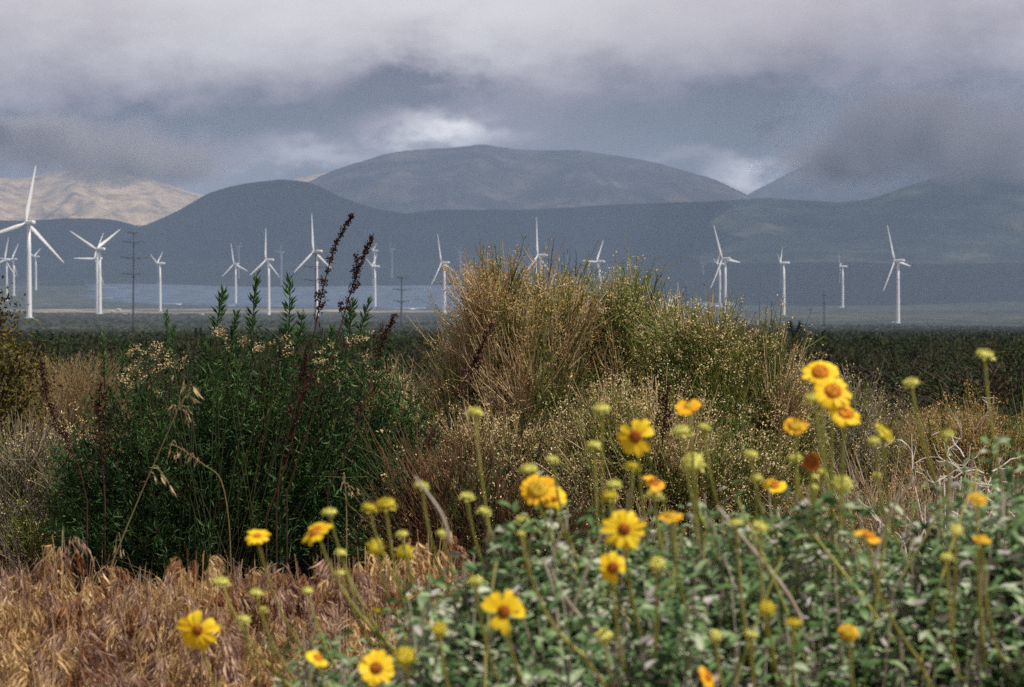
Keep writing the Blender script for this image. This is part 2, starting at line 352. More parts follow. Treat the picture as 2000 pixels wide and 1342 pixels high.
ridge('mountains', [(300, 440), (480, 395), (590, 362), (640, 338), (700, 317), (760, 301), (850, 291), (930, 284), (1000, 287), (1060, 289), (1125, 286), (1200, 299), (1280, 313), (1340, 331), (1400, 351), (1440, 371), (1470, 386), (1560, 440), (1700, 480)], 9800, 13500, 16500, MH2, .16, 2, x0=250, x1=1800, nu=320)
ridge('foothills', [(-500, 440), (-100, 428), (60, 431), (118, 427), (200, 425), (240, 430), (280, 444), (330, 470), (450, 500)], 8600, 10500, 12500, MH, .14, 3, x0=-500, x1=500, nu=140)
ridge('foothills', [(200, 468), (265, 446), (300, 431), (350, 409), (400, 380), (440, 366), (500, 354), (545, 350), (590, 353), (620, 363), (660, 384), (720, 405), (800, 420), (900, 450)], 8300, 9900, 12000, MH, .17, 4, x0=190, x1=950, nu=200)
ridge('foothills', [(560, 470), (700, 428), (850, 408), (1000, 411), (1120, 403), (1250, 398), (1440, 392), (1490, 384), (1560, 392), (1640, 396), (1700, 388), (1780, 361), (1840, 344), (1900, 331), (2000, 324), (2200, 320), (2600, 350)], 8000, 9600, 12000, MH, .14, 6, x0=520, x1=2600, nu=360)

# ------------------------------------------------------------ wind turbines and pylons
def lathe(mb, p0, axis, prof, S=20):
    axis = Vector(axis).normalized(); a = axis.orthogonal().normalized(); b = axis.cross(a)
    V = []
    for (h, r_) in prof:
        for s in range(S):
            an = 2 * math.pi * s / S; V.append(Vector(p0) + axis * h + (a * math.cos(an) + b * math.sin(an)) * r_)
    Q = [[i * S + s, i * S + (s + 1) % S, (i + 1) * S + (s + 1) % S, (i + 1) * S + s] for i in range(len(prof) - 1) for s in range(S)]
    mb.add(np.array(V), None, Q)
def blade_mesh(mb, hub, e, ax, side, Rm):
    """e radial, ax rotor axis, side = tangential"""
    st = np.array([0, .03, .07, .12, .2, .35, .55, .75, .9, .97, 1.0]); ch = np.array([.036, .036, .048, .072, .080, .066, .050, .036, .025, .016, .004]) * Rm
    th = np.array([.036, .036, .034, .028, .022, .015, .010, .007, .005, .003, .001]) * Rm
    e, ax, side = np.array(e), np.array(ax), np.array(side); S = 10; V = []
    for s, c, h in zip(st, ch, th):
        tw = math.radians(16 * (1 - s)); cd = side * math.cos(tw) + ax * math.sin(tw); td = -side * math.sin(tw) + ax * math.cos(tw)
        o = hub + e * (.02 * Rm + s * .98 * Rm) + ax * (.02 * Rm * s * s)
        for q in range(S):
            an = 2 * math.pi * q / S; V.append(o + cd * (c * .5 * math.cos(an) + c * .18 * (s > .05)) + td * h * .5 * math.sin(an))
    n = len(st)
    Q = [[i * S + q, i * S + (q + 1) % S, (i + 1) * S + (q + 1) % S, (i + 1) * S + q] for i in range(n - 1) for q in range(S)]
    mb.add(np.array(V), None, Q)
def turbine(tx, hy, by, hx, Rpx, ys, sxr, label, Ht=80.0, small=False, group='wind turbines across the valley'):
    d = Ht * FP / (by - hy)
    p = at(tx, by, d); gz = float(ground(p[0], p[1])); k = d / FP
    base = np.array([p[0], p[1], gz]); zh = float(at(tx, hy, d)[2])
    root = empty('wind_turbine', tuple(base)); tag(root, label, 'wind turbine', group)
    Rm = Rpx * k; ht = zh - gz
    sc_ = Ht / 80.0
    mb = MB(); lathe(mb, base - np.array([0, 0, .5]), (0, 0, 1), [(0, 2.35 * sc_), (ht * .35, 2.1 * sc_), (ht * .7, 1.75 * sc_), (ht - 1.4 * sc_, 1.35 * sc_), (ht - 1.4 * sc_, 1.0 * sc_)], 24)
    mb.build('tower', M_white, root, True)
    # axis points to photo left and away from the viewer
    sy = sxr; ax = np.array([-math.sqrt(1 - sy * sy), sy, 0.0]); hv = np.array([sy, math.sqrt(1 - sy * sy), 0.0]); up = np.array([0, 0, 1.0])
    top = np.array([base[0], base[1], zh]); hub = top + ax * 5.0 * sc_
    mb = MB(); A = Vector(ax)
    L0, L1, hw, hh = 3.6 * sc_, -8.5 * sc_, 1.9 * sc_, 1.9 * sc_
    sec = [(L0, .62, .62), (L0 - .6, .9, .9), (0, 1, 1), (L1 * .7, 1, .97), (L1 * .96, .9, .8), (L1, .7, .6)]; V = []
    for (l, sw, sh) in sec:
        for q in range(12):
            an = 2 * math.pi * (q + .5) / 12; c_, s_ = math.cos(an), math.sin(an)
            c_ = math.copysign(abs(c_) ** .5, c_); s_ = math.copysign(abs(s_) ** .5, s_)
            V.append(top + ax * l + hv * hw * sw * c_ + up * (hh * sh * s_ + .1 * sc_))
    Q = [[i * 12 + q, i * 12 + (q + 1) % 12, (i + 1) * 12 + (q + 1) % 12, (i + 1) * 12 + q] for i in range(5) for q in range(12)]
    T = [[60, 60 + q, 61 + q] for q in range(1, 11)] + [[0, q + 1, q] for q in range(1, 11)]
    mb.add(np.array(V), T, Q); mb.build('nacelle', M_white, root, True)
    mb = MB(); lathe(mb, hub, ax, [(-1.5 * sc_, 1.5 * sc_), (0, 1.7 * sc_), (1.1 * sc_, 1.45 * sc_), (1.9 * sc_, .8 * sc_), (2.2 * sc_, .05)], 16); mb.build('hub', M_white, root, True)
    yu, yl, yr = ys; nr = math.sqrt(2 / 3 * (yu * yu + yl * yl + yr * yr)) or 1
    th = math.atan2(yu / nr, (yl - yr) / math.sqrt(3) / nr)
    for q in range(3):
        a = th + q * 2 * math.pi / 3
        e = hv * math.cos(a) + up * math.sin(a); side = -hv * math.sin(a) + up * math.cos(a)
        mb = MB(); blade_mesh(mb, hub, e, ax, side, Rm); mb.build('blade', M_white, root, True)
    if not small:
        mb = MB(); lathe(mb, base + np.array([0, 0, -.3]), (0, 0, 1), [(0, 4.2), (.7, 4.0), (.9, 2.4)], 24); mb.build('foundation', M_conc, root)
M_conc = plain('concrete', (.42, .41, .39), .9, (.33, .32, .30), .5)
TB = [
 (57, 435.5, 623, 53, 116, (114, -36, -78), .757, 'tallest looking wind turbine, at the far left end with one blade straight up'),
 (195, 487, 622, 191, 76, (41, 35, -76), .62, 'wind turbine with two blades raised in a wide V, left of the crossarm pole'),
 (190, 505, 616, 187, 60, (52, 0, -52), .50, 'wind turbine half hidden behind the V bladed one, one blade level to the left'),
 (313, 514.6, 606, 310, 43, (23.6, 15.6, -43), .2, 'narrow looking wind turbine just right of the tall crossarm pole'),
 (460.4, 515.5, 594.6, 457.7, 41, (37.5, -28.7, -18), .66, 'smaller white wind turbine above the left green shrub, fifth tower from the left pole'),
 (525, 508, 614, 522, 64, (63.8, -30.6, -34.6), .434, 'white wind turbine rising between two leafy shoots of the green shrub'),
 (618.6, 491.3, 613, 612, 76, (73.7, -43.7, -37.7), .50, 'tall white wind turbine behind a dark pole and red seed stalk'),
 (732.6, 520.8, 606.7, 729.4, 43, (26, 16, -44), .25, 'white wind turbine just right of the second tallest seed stalk'),
 (868, 513.3, 614.7, 863.3, 61, (58, -44, -16.4), .40, 'bright white wind turbine alone before the solar field, left of the big bush'),
 (1057, 499.2, 620, 1051, 76, (75, -40, -35), .42, 'wind turbine whose tower is hidden by the big tan bush, blade straight up'),
 (1171, 511.3, 615, 1166.5, 52, (47, 2, -49), .55, 'wind turbine behind the tan bush with one blade leaning right and one level'),
 (1416.5, 505.5, 613.5, 1411, 72, (67, -60, -7), .60, 'large wind turbine right of the big bush with one blade pointing level right'),
 (1531, 514, 619, 1527.5, 52, (33, 14, -55), .22, 'white wind turbine edge on, between two larger ones at right'),
 (1754, 509.5, 635, 1751, 76, (70.7, -60.6, -10), .58, 'nearest wind turbine on the right with a full white tower down to the scrub'),
 (13.4, 508, 584, 11, 46, (44, -12, -32), .5, 'small wind turbine at the left frame edge in front of its twin'),
 (27, 506.5, 579, 25, 38, (31, 2, -33), .5, 'small wind turbine second from the left frame edge'),
 (70.3, 501.7, 570, 66, 34, (15, 14, -29), .3, 'small grey wind turbine right behind the tallest left tower'),
 (147.5, 487, 524, 146, 22, (20, -4, -16), .2, 'faint thin wind turbine on the slope between the V bladed one and the left tower'),
 (280.5, 489, 522, 279, 20, (18, -7, -11), .3, 'faint far wind turbine just right of the crossarm pole top'),
 (377.7, 505, 528, 377, 14, (12, -4, -8), .4, 'faintest tiny wind turbine on the slope right of the narrow looking one'),
 (467, 482, 541, 465, 28, (9, 14, -23), .3, 'pale far wind turbine peeking out behind the fifth tower'),
 (550.2, 493, 556.5, 548, 30, (22, 4, -26), .3, 'pale far wind turbine between the shoots and the tall one behind the pole'),
 (732.0, 490, 556, 730, 30, (14, 12, -26), .3, 'faint far wind turbine above the one by the short seed stalk'),
 (766, 487, 545, 764, 30, (25, -8, -17), .2, 'faint wind turbine alone between the seed stalk and the bright white one'),
 (899.5, 493, 553, 898, 30, (12, 10, -22), .3, 'faint wind turbine just left of the big tan bush'),
 (922.5, 520, 580, 920, 32, (26, -6, -20), .3, 'pale wind turbine half covered by the left edge of the big bush'),
 (1373.5, 516, 572, 1371, 26, (20, -4, -16), .3, 'pale grey wind turbine left of the large one beside the bush'),
 (1406, 516, 598, 1403, 34, (20, 10, -30), .3, 'wind turbine standing directly behind the large one beside the bush'),
 (1646, 520.8, 602.3, 1643, 36, (8, 24, -32), .25, 'grey shaded wind turbine between the edge on one and the nearest right one'),
]
for tb in TB: turbine(*tb)

def pylon(px, top, bot, arms, label, d, lean=0):
    b = at(px, bot, d); b[2] = float(ground(b[0], b[1])) - .3; t_ = at(px + lean, top, d); k = d / FP
    root = empty('power_pole', tuple(b)); tag(root, label, 'power pole', 'power poles crossing the valley')
    mb = MB(); n = 9; ts = np.linspace(0, 1, n); P = b[None] + (t_ - b)[None] * ts[:, None]
    tubes(mb, P[None], (np.linspace(4.2, 2.0, n) * k / 2)[None], 8, True); mb.build('pole', M_pylon, root, True)
    for (ay, hw) in arms:
        c = at(px + lean * (bot - ay) / (bot - top), ay, d)
        mb = MB(); q = np.array([c - [hw * k, .4, -.25], c - [0, .4, 0.1], c + [hw * k, -.4, .25]]); tubes(mb, q[None], .5 * k * 1.5, 6, True)
        q2 = np.array([c - [hw * k * .5, .4, 0], c - [0, .4, 1.2 * hw * k * .22]]); tubes(mb, q2[None], .4 * k, 4)
        q2 = np.array([c + [hw * k * .5, -.4, 0], c - [0, .4, 1.2 * hw * k * .22]]); tubes(mb, q2[None], .4 * k, 4)
        a_ = mb.build('crossarm', M_pylon, root)
        m2 = MB()
        for s in (-1, -.55, .55, 1):
            e = c + np.array([s * hw * k * .97, -.4, .0]); lathe(m2, e, (0, 0, -1), [(0, .3 * k), (3.2 * k, .45 * k), (3.6 * k, .05 * k)], 6)
        o = m2.mesh('insulator', M_pylon); o = bpy.data.objects.new('insulator', o); col.objects.link(o); o.parent = a_
pylon(260, 451.5, 644, [(454, 11), (472.5, 21), (503.3, 26), (534.7, 22)], 'tall dark steel pole with four crossarms at left', 850, 1.5)
pylon(616, 479, 632, [(495, 12), (521, 23), (547, 22)], 'dark pole with crossarms in front of a white turbine tower', 1100, 1)
pylon(784, 527.5, 641, [(542, 9), (565, 18), (588, 16)], 'middle sized dark pole with three crossarms before the pale field', 1350, .5)
pylon(1340, 548, 610, [(560, 8), (574, 8)], 'thin far pole behind the right edge of the bush', 2200)
pylon(1610, 562.8, 645, [(575, 3), (590, 3.2)], 'slim dark pole seen end on at right', 1800)

# ------------------------------------------------------------ solar field, sheds
def solar():
    mb = MB(); posts = MB()
    def quad(px0, px1, d, depth=7.0):
        xs = np.arange((px0 - 1000) / FP * d + random.uniform(-90, 60), (px1 - 1000) / FP * d, 90.0)
        for x in xs:
            x2 = x + 90.0; z = float(ground(x, d)); zb = float(ground(x2, d))
            v = np.array([[x, d - depth / 2, z + 1.0], [x2, d - depth / 2, zb + 1.0], [x2, d + depth / 2, zb + 4.6], [x, d + depth / 2, z + 4.6],
                          [x, d - depth / 2, z + .9], [x2, d - depth / 2, zb + .9], [x2, d + depth / 2, zb + 4.5], [x, d + depth / 2, z + 4.5]])
            mb.add(v, None, [[0, 1, 2, 3], [4, 7, 6, 5], [0, 4, 5, 1], [2, 6, 7, 3], [0, 3, 7, 4], [1, 5, 6, 2]])
    dd = 4330.0
    while dd < 5850:
        t = (dd - 4330) / (5850 - 4330)
        l = 560 - 320 * min(1, t * 2.2) ; r_ = 1030 - 20 * t
        if t < .3: l = 780 - 380 * t / .3
        quad(l, r_, dd); dd += 11.0
    dd = 4780.0
    while dd < 4980: quad(1290, 1355, dd); dd += 11
    m, t, o = mat('solar_glass'); p = t.nodes.new('ShaderNodeBsdfPrincipled'); g = t.nodes.new('ShaderNodeNewGeometry')
    c = ramp_node(t, [(.12, .155, .225), (.13, .165, .235)], g.outputs['Random Per Island']); t.links.new(c, p.inputs['Base Color']); p.inputs['Roughness'].default_value = .28
    t.links.new(p.outputs[0], o.inputs[0])
    tag(mb.build('solar_panels', m), 'pale blue grey field of solar panel rows across the valley floor', 'solar panels', kind='stuff')
solar()
def shed(px, row, d, wpx, hpx, label, mt, dep=10):
    k = d / FP; c = at(px, row, d); c[2] = float(ground(c[0], c[1])); r_ = empty('shed', tuple(c)); tag(r_, label, 'shed', 'sheds by the bare earth')
    W_, h_ = wpx * k, hpx * k; mb = MB(); box(mb, c + [0, 0, h_ * .35], (W_, dep, h_ * .7 + .2)); mb.build('wall', mt, r_)
    mb = MB(); e = .4; z0, z1 = c[2] + h_ * .7 + .1, c[2] + h_
    v = [[c[0] - W_ / 2 - e, c[1] - dep / 2 - e, z0], [c[0] + W_ / 2 + e, c[1] - dep / 2 - e, z0], [c[0] + W_ / 2 + e, c[1] + dep / 2 + e, z0], [c[0] - W_ / 2 - e, c[1] + dep / 2 + e, z0], [c[0] - W_ / 2 - e, c[1], z1], [c[0] + W_ / 2 + e, c[1], z1]]
    mb.add(v, [[0, 4, 3], [1, 2, 5]], [[0, 1, 5, 4], [2, 3, 4, 5], [3, 2, 1, 0]]); mb.build('roof', M_roof, r_)
    mb = MB(); box(mb, c + [W_ * .15, -dep / 2 - .02, h_ * .25], (W_ * .2, .08, h_ * .5)); mb.build('door', M_pylon, r_)
M_roof = plain('tin_roof', (.62, .64, .66), .5); M_shed = plain('shed_wall', (.66, .64, .60), .8)
shed(231, 586, 4150, 9, 4.5, 'low pale shed right of the V bladed turbine', M_shed)
shed(219, 590, 4000, 6, 4, 'small white shed left of the low pale one', M_shed, 8)
shed(240, 607, 3700, 12, 4, 'long white shed beside the tall crossarm pole', M_shed)
shed(343, 611, 3500, 11, 4, 'white shed right of the narrow looking turbine', M_shed)
shed(92, 607, 3600, 15, 4, 'wide pale shed right of the tallest tower', M_shed)
shed(395, 610, 3500, 8, 3.5, 'little pale shed by the leafy green shoots', M_shed, 8)
shed(1744, 634, 3000, 6, 2.6, 'white equipment hut at the foot of the nearest right turbine', M_shed, 4)
shed(455, 594, 4750, 5, 2, 'white hut at the foot of the smaller turbine before the panels', M_shed, 4)
shed(1641, 602, 4580, 5, 2, 'white hut at the foot of the grey shaded turbine', M_shed, 4)

# ------------------------------------------------------------ far scrub (stuff) and mid shrubs
def far_scrub():
    n = 15000
    d = np.exp(rng.uniform(math.log(300), math.log(3400), n)); px = rng.uniform(-350, 2350, n)
    x = (px - 1000) / FP * d; z = ground(x, d); base = np.stack([x, d, z], -1)
    mb = MB(); k = 26
    n3 = 2600; d3 = np.exp(rng.uniform(math.log(78), math.log(420), n3)); x3 = rng.uniform(-1300, 1300, n3) / FP * d3; s3 = rng.uniform(.4, .95, n3); k3 = 110
    c3 = np.repeat(np.stack([x3, d3, ground(x3, d3)], -1), k3, 0); z3 = np.repeat(s3, k3); o3 = nrm(rv(n3 * k3)) * rng.uniform(.5, 1.05, (n3 * k3, 1)); o3[:, 2] = np.abs(o3[:, 2]) * .95
    sc3 = MB(); leaves(sc3, c3 + o3 * z3[:, None], nrm(o3 + rv(n3 * k3, .6)), z3 * .20, z3 * .11)
    tag(sc3.build('scrubland', M_shrub[0]), 'dark green scrub merging together beyond the separate shrubs', 'scrub', kind='stuff')
    s = rng.uniform(.45, 1.0, n) * np.where(d > 1500, 1.5, 1.0)
    c = np.repeat(base, k, 0); sz = np.repeat(s, k)
    th = rng.uniform(0, 2 * np.pi, n * k); u = rng.uniform(.02, 1, n * k) ; ph = np.arccos(u)
    rr = rng.uniform(.55, 1.05, n * k)
    off = np.stack([np.sin(ph) * np.cos(th), np.sin(ph) * np.sin(th), np.cos(ph) * .85], -1) * rr[:, None] * sz[:, None]
    leaves(mb, c + off, nrm(off + rv(n * k, .5)), sz * .5, sz * .38)
    tag(mb.build('scrubland', M_farscrub), 'grey green desert scrub covering the valley floor below the turbines', 'scrub', kind='stuff')
far_scrub()
def shrub_mesh(i, mt):
    mb = MB(); st = MB(); n = 1500
    tips = nrm(np.stack([rng.normal(0, 1, 46), rng.normal(0, 1, 46), np.abs(rng.normal(.5, .8, 46))], -1)) * rng.uniform(.55, 1, (46, 1)) * np.array([.85, .85, 1.0])
    tips[:, 2] = tips[:, 2] * .9 + .12
    st_a = np.zeros((46, 3)); tubes(st, bez(st_a, tips * [.3, .3, .7], tips, 4), .012)
    q = rng.integers(0, 46, n); t = rng.uniform(.45, 1.05, n)[:, None]
    P = tips[q] * t + rv(n, .075)
    leaves(mb, P, nrm(tips[q] + rv(n, .7)), rng.uniform(.04, .09, n), rng.uniform(.016, .032, n))
    return mb.mesh('foliage', mt), st.mesh('stem', M_bark)
VAR = [shrub_mesh(i, M_shrub[i % 3]) for i in range(6)]
LAB = ['dark olive shrub in the scrub band below the turbines', 'brown shrub in the scrub band below the turbines', 'deep green shrub in the scrub band below the turbines']
ZONE = [(90, 'at the left frame edge'), (230, 'behind the straw tuft'), (330, 'beside the tall crossarm pole'), (480, 'below the leftmost leafy shoots'), (620, 'behind the dark green shrub'), (720, 'behind the red seed stalks'), (800, 'left of the middle crossarm pole'), (900, 'left of the big bush'),
        (1150, 'behind the tan part of the big bush'), (1350, 'behind the middle of the big bush'), (1560, 'behind the right part of the big bush'), (1640, 'by the slim right pole'), (1720, 'left of the nearest right turbine'), (1800, 'under the nearest right turbine'), (1900, 'beyond the buckwheat bush'), (9999, 'at the right frame edge')]
def shrub_label(x, d, k):
    px = 1000 + x / d * FP; z = [t for a, t in ZONE if px < a][0]
    row = 'front' if d < 27 else 'second' if d < 40 else 'third' if d < 62 else 'farthest'
    return '%s shrub, %s row of scrub, %s' % (('dark olive', 'brown', 'deep green')[k % 3], row, z)
spots = []
for i in range(3000):
    d = math.exp(random.uniform(math.log(17), math.log(105))); px = random.uniform(-120, 2120)
    if 830 < px < 1560 and d < 60 and random.random() < .8: continue
    if d < 26 and (40 < px < 230): continue
    x = (px - 1000) / FP * d
    if any((x - a) ** 2 + (d - b) ** 2 < (.55 + .010 * d) ** 2 for a, b in spots): continue
    spots.append((x, d))
    if len(spots) >= 290: break
for (x, d) in spots:
    k = random.randrange(6); h = min(1.12, max(.42, 1.2 - float(ground(x, d)) - random.uniform(54, 104) * d / FP)) * (.62 if d < 22 else 1.0)
    if d > 26: h *= 1.0
    r_ = empty('desert_shrub', (x, d, float(ground(x, d)) - .03), random.uniform(0, 6.28)); r_.scale = (h * random.uniform(.9, 1.35),) * 2 + (h,)
    tag(r_, shrub_label(x, d, k), 'shrub', 'low shrubs of the dark scrub band')
    for nme, me in zip(('foliage', 'stem'), VAR[k]):
        o = bpy.data.objects.new(nme, me); col.objects.link(o); o.parent = r_

def joshua(px, base_row, d, h, label):
    p = at(px, base_row, d); p[2] = float(ground(p[0], p[1])) - .1
    r_ = empty('joshua_tree', tuple(p)); tag(r_, label, 'joshua tree', 'joshua trees in the scrub')
    tr = MB(); lf = MB()
    fork = p + [0, 0, h * .45]; tubes(tr, np.array([[p, (p + fork) / 2 + [.05 * h, 0, 0], fork]]), np.array([[.09, .08, .07]]) * h * .7, 6)
    for i in range(7):
        a = i * 2.4 + px; e = fork + np.array([math.cos(a) * h * random.uniform(.12, .34), math.sin(a) * h * .25, h * random.uniform(.12, .5)])
        m_ = (fork + e) / 2 + [math.cos(a) * h * .1, 0, -.04 * h]; tubes(tr, np.array([[fork, m_, e]]), np.array([[.06, .05, .045]]) * h * .6, 5)
        n = 90; dr = nrm(rv(n) + [0, 0, .25]); t = rng.uniform(0, 1, (n, 1)); c = m_ + (e - m_) * t
        leaves(lf, c, dr, h * .14, h * .018)
    tr.build('trunk', M_bark, r_); lf.build('crown', M_joshua, r_)
joshua(1553, 668, 240, 2.6, 'dark joshua tree poking up at the right edge of the big bush')
joshua(1612, 668, 260, 1.7, 'low joshua tree at the foot of the slim right pole')
joshua(390, 655, 260, 2.0, 'dark joshua tree below the leafy shoots at left')
joshua(556, 650, 260, 2.0, 'joshua tree between the leafy shoots and the seed stalks')
joshua(330, 650, 300, 1.9, 'squat joshua tree right of the tall crossarm pole')
joshua(1275, 650, 320, 2.0, 'joshua tree behind the right side of the big bush')
joshua(1925, 668, 220, 1.4, 'small joshua tree at the far right of the scrub')

# ------------------------------------------------------------ bushes
def outline(pts):
    xs = [p[0] for p in pts]; ys = [p[1] for p in pts]
    return lambda q: np.interp(q, xs, ys)
def clump_tips(n, top, x0, x1, d0, dd, bottom, bias=.6):
    px = rng.uniform(x0, x1, n); q = rng.uniform(0, 1, n) ** bias     # q=1 at top
    row = bottom + (top(px) - bottom) * q
    mid = (x0 + x1) / 2; half = (x1 - x0) / 2
    tp = top(px) + 8 + np.abs(rng.normal(0, 26, n)); row = bottom + (tp - bottom) * q
    env = np.sqrt(np.clip(1 - ((px - mid) / half) ** 2 * .8, .1, 1)) * np.sqrt(np.clip(1.15 - q, .08, 1))
    d = d0 + rng.uniform(-1, 1, n) * dd * env
    return px, row, d, at(px, row, d)
def broom(name, label, cat, top, x0, x1, d0, dd, bottom, n, nt2, base_px, mats, budmat, bud_p, bud_top=.6, twig=.30, spread=.075, grp=None, budsize=.012, dryfrac=None, rad=.0016):
    b = at(base_px, bottom, d0); b[2] = float(ground(b[0], b[1]))
    root = empty(name, tuple(b)); tag(root, label, cat, grp)
    px, row, d, P = clump_tips(n, top, x0, x1, d0, dd, bottom)
    B = np.array(b)[None] + rv(n, .09) * [1, 1, .2]
    ax = P - B; ln = np.linalg.norm(ax, axis=-1, keepdims=True); a = ax / ln
    # boughs bow outwards, then rise
    ctrl = B + ax * .55 + np.array([0, 0, .06]) * ln + np.stack([ax[:, 0] * .18, ax[:, 1] * .18, 0 * ln[:, 0]], -1)
    Lc = np.minimum(rng.uniform(.7, 1.15, (n, 1)) * twig, ln * .7)
    vdir = nrm(a + np.array([0, 0, .55])); rootp = P - vdir * Lc
    br = MB(); tubes(br, bez(B, (B + rootp) / 2 + np.stack([ax[:, 0] * .12, ax[:, 1] * .12, 0 * ln[:, 0] - .02], -1), rootp, 5), np.linspace(.0075, .0022, 5)[None].repeat(n, 0))
    br.build('branch', mats[2], root)
    drym = (rng.uniform(0, 1, n) < (dryfrac(px, row) if dryfrac else .5))
    idx = np.repeat(np.arange(n), nt2); m = len(idx)
    s0 = rootp[idx] + (P - rootp)[idx] * rng.uniform(0, .45, (m, 1)) + rv(m, .010)
    e0 = P[idx] + rv(m, spread) * [1, 1, .75] + vdir[idx] * rng.uniform(-.10, .05, (m, 1))
    mid = (s0 + e0) / 2 + (e0 - P[idx]) * rng.uniform(-.1, .45, (m, 1)) + rv(m, .008)
    C = bez(s0, mid, e0, 5)
    # side twigs
    m2 = m; base = C[:, 2] ; dirn = nrm(e0 - s0)
    e2 = base + (dirn + rv(m, .32)) * rng.uniform(.05, .12, (m, 1)); C2 = bez(base, (base + e2) / 2 + rv(m, .006), e2, 3)
    for flag, mt, nm in ((True, mats[0], 'dry_twigs'), (False, mats[1], 'green_twigs')):
        k = drym[idx] == flag
        if k.sum() == 0: continue
        tb = MB(); tubes(tb, C[k], np.linspace(rad * 1.25, rad * .6, 5)[None].repeat(k.sum(), 0)); tubes(tb, C2[k], np.linspace(rad, rad * .5, 3)[None].repeat(k.sum(), 0))
        if not flag:      # thread-like leaves on the green twigs
            kk = np.nonzero(k)[0]; kk = np.repeat(kk, 3); t_ = rng.integers(1, 5, len(kk)); leaves(tb, C[kk, t_], nrm(dirn[kk] + rv(len(kk), .4)), rng.uniform(.012, .03, len(kk)), .0022)
        tb.build(nm, mt, root)
    # bud clusters at the twig ends
    ends = np.concatenate([e0, e2, C[:, 3]]); own = np.concatenate([idx, idx, idx])
    pr = bud_p(px[own], row[own]) * (rng.uniform(0, 1, n) ** 1.6 * 2.0)[own]
    k = rng.uniform(0, 1, len(ends)) < pr; E = ends[k]
    E = E[rng.uniform(0, 1, len(E)) < .62]; nb_ = len(E); E = np.repeat(E, 9, 0) + rv(nb_ * 9, budsize * .95) * np.repeat(rng.uniform(.5, 1.5, nb_), 9)[:, None]
    bb = MB(); leaves(bb, E, rv(len(E)) + [0, 0, .6], rng.uniform(.4, 1.0, len(E)) * budsize, rng.uniform(.4, .8, len(E)) * budsize * .7, up=None, bend=1.6)
    bb.build('flower_clusters', budmat, root)
    return root
def leafy(name, label, cat, top, x0, x1, d0, dd, bottom, n, base_px, shoots, grp=None):
    b = at(base_px, bottom, d0); b[2] = float(ground(b[0], b[1])); root = empty(name, tuple(b)); tag(root, label, cat, grp)
    px, row, d, P = clump_tips(n, top, x0, x1, d0, dd, bottom, .75)
    B = np.array(b)[None] + rv(n, .12) * [1.6, 1, .1]
    ctrl = B + (P - B) * [.75, .75, .45]
    C = bez(B, ctrl, P, 9); st = MB(); tubes(st, C, np.linspace(.004, .0012, 9)[None].repeat(n, 0)); 
    lf = MB(); k = 84; idx = np.repeat(np.arange(n), k); t = rng.uniform(.28, 1, len(idx)) ** .8
    f = t * 8; i0 = np.minimum(f.astype(int), 7); fr = (f - i0)[:, None]; pos = C[idx, i0] * (1 - fr) + C[idx, i0 + 1] * fr
    tg = nrm(C[idx, i0 + 1] - C[idx, i0]); dr = nrm(tg * .5 + nrm(rv(len(idx))) * .95)
    leaves(lf, pos + rv(len(idx), .012), dr, rng.uniform(.026, .055, len(idx)), rng.uniform(.0035, .0075, len(idx)))
    lf.build('foliage', M_goose, root)
    # the tall shoots standing clear of the crown
    for (sx_, sy_, bx_, by_, w_) in shoots:
        sh = MB(); dq = d0 - random.uniform(.0, .3); a = at(bx_, by_, dq); e = at(sx_, sy_, dq); m_ = (a + e) / 2 + rv(1, .015)[0]
        Cs = bez(a[None], m_[None], e[None], 10); tubes(st, Cs, np.linspace(.004, .0015, 10)[None])
        nl = 60; t = rng.uniform(.12, 1, nl) ** .75; f = t * 9; i0 = np.minimum(f.astype(int), 8); fr = (f - i0)[:, None]; pos = Cs[0, i0] * (1 - fr) + Cs[0, i0 + 1] * fr
        tg = nrm(Cs[0, i0 + 1] - Cs[0, i0]); rad_ = nrm(rv(nl) * [1, 1, .2]); dr = nrm(tg * (.55 + .9 * t[:, None] ** 3) + rad_ * .75)
        leaves(sh, pos, dr, rng.uniform(.036, .060, nl) * w_ * (1.15 - .35 * t), .0085 * w_, bend=-1)
        sh.build('leafy_shoot', M_goose_top, root)
    st.build('stem', M_gstem, root)
    return root

# big tan and olive bush, in three neighbouring plants
BIGTOP = outline([(845, 800), (870, 690), (900, 600), (915, 520), (930, 487), (960, 500), (990, 512), (1010, 560), (1032, 500), (1065, 492), (1110, 500), (1128, 530), (1148, 590), (1172, 525), (1195, 486), (1225, 505), (1260, 530), (1300, 550), (1320, 585), (1350, 600), (1390, 560), (1420, 590), (1460, 610), (1510, 625), (1545, 660), (1570, 730), (1580, 820)])
broom('rabbitbrush', 'tall tan rabbitbrush with orange tan tips, left and tallest part of the big bush', 'bush', BIGTOP, 855, 1150, 10.2, .55, 1090, 210, 30, 1030,
      (M_tan, M_olive, M_greytwig), M_orangebud, lambda p, r: np.where(r < 640, .75, .12), dryfrac=lambda p, r: .72 - .2 * ((p > 960) & (r < 620)))
broom('rabbitbrush', 'olive green rabbitbrush with sparse gold tips, middle part of the big bush', 'bush', BIGTOP, 1080, 1350, 10.5, .55, 1090, 190, 30, 1190,
      (M_tan, M_olive, M_greytwig), M_goldbud, lambda p, r: np.where(r < 560, .55, .22), dryfrac=lambda p, r: np.where(r > 640, .45, .15))
broom('rabbitbrush', 'rounded rabbitbrush speckled with pale gold buds, right part of the big bush', 'bush', BIGTOP, 1290, 1575, 10.0, .5, 1090, 190, 30, 1430,
      (M_tan, M_olive, M_greytwig), M_goldbud, lambda p, r: np.where((r > 620) & (r < 900), .75, .35) * np.where(p > 1480, .35, 1), dryfrac=lambda p, r: np.where(p > 1450, .45, .2))
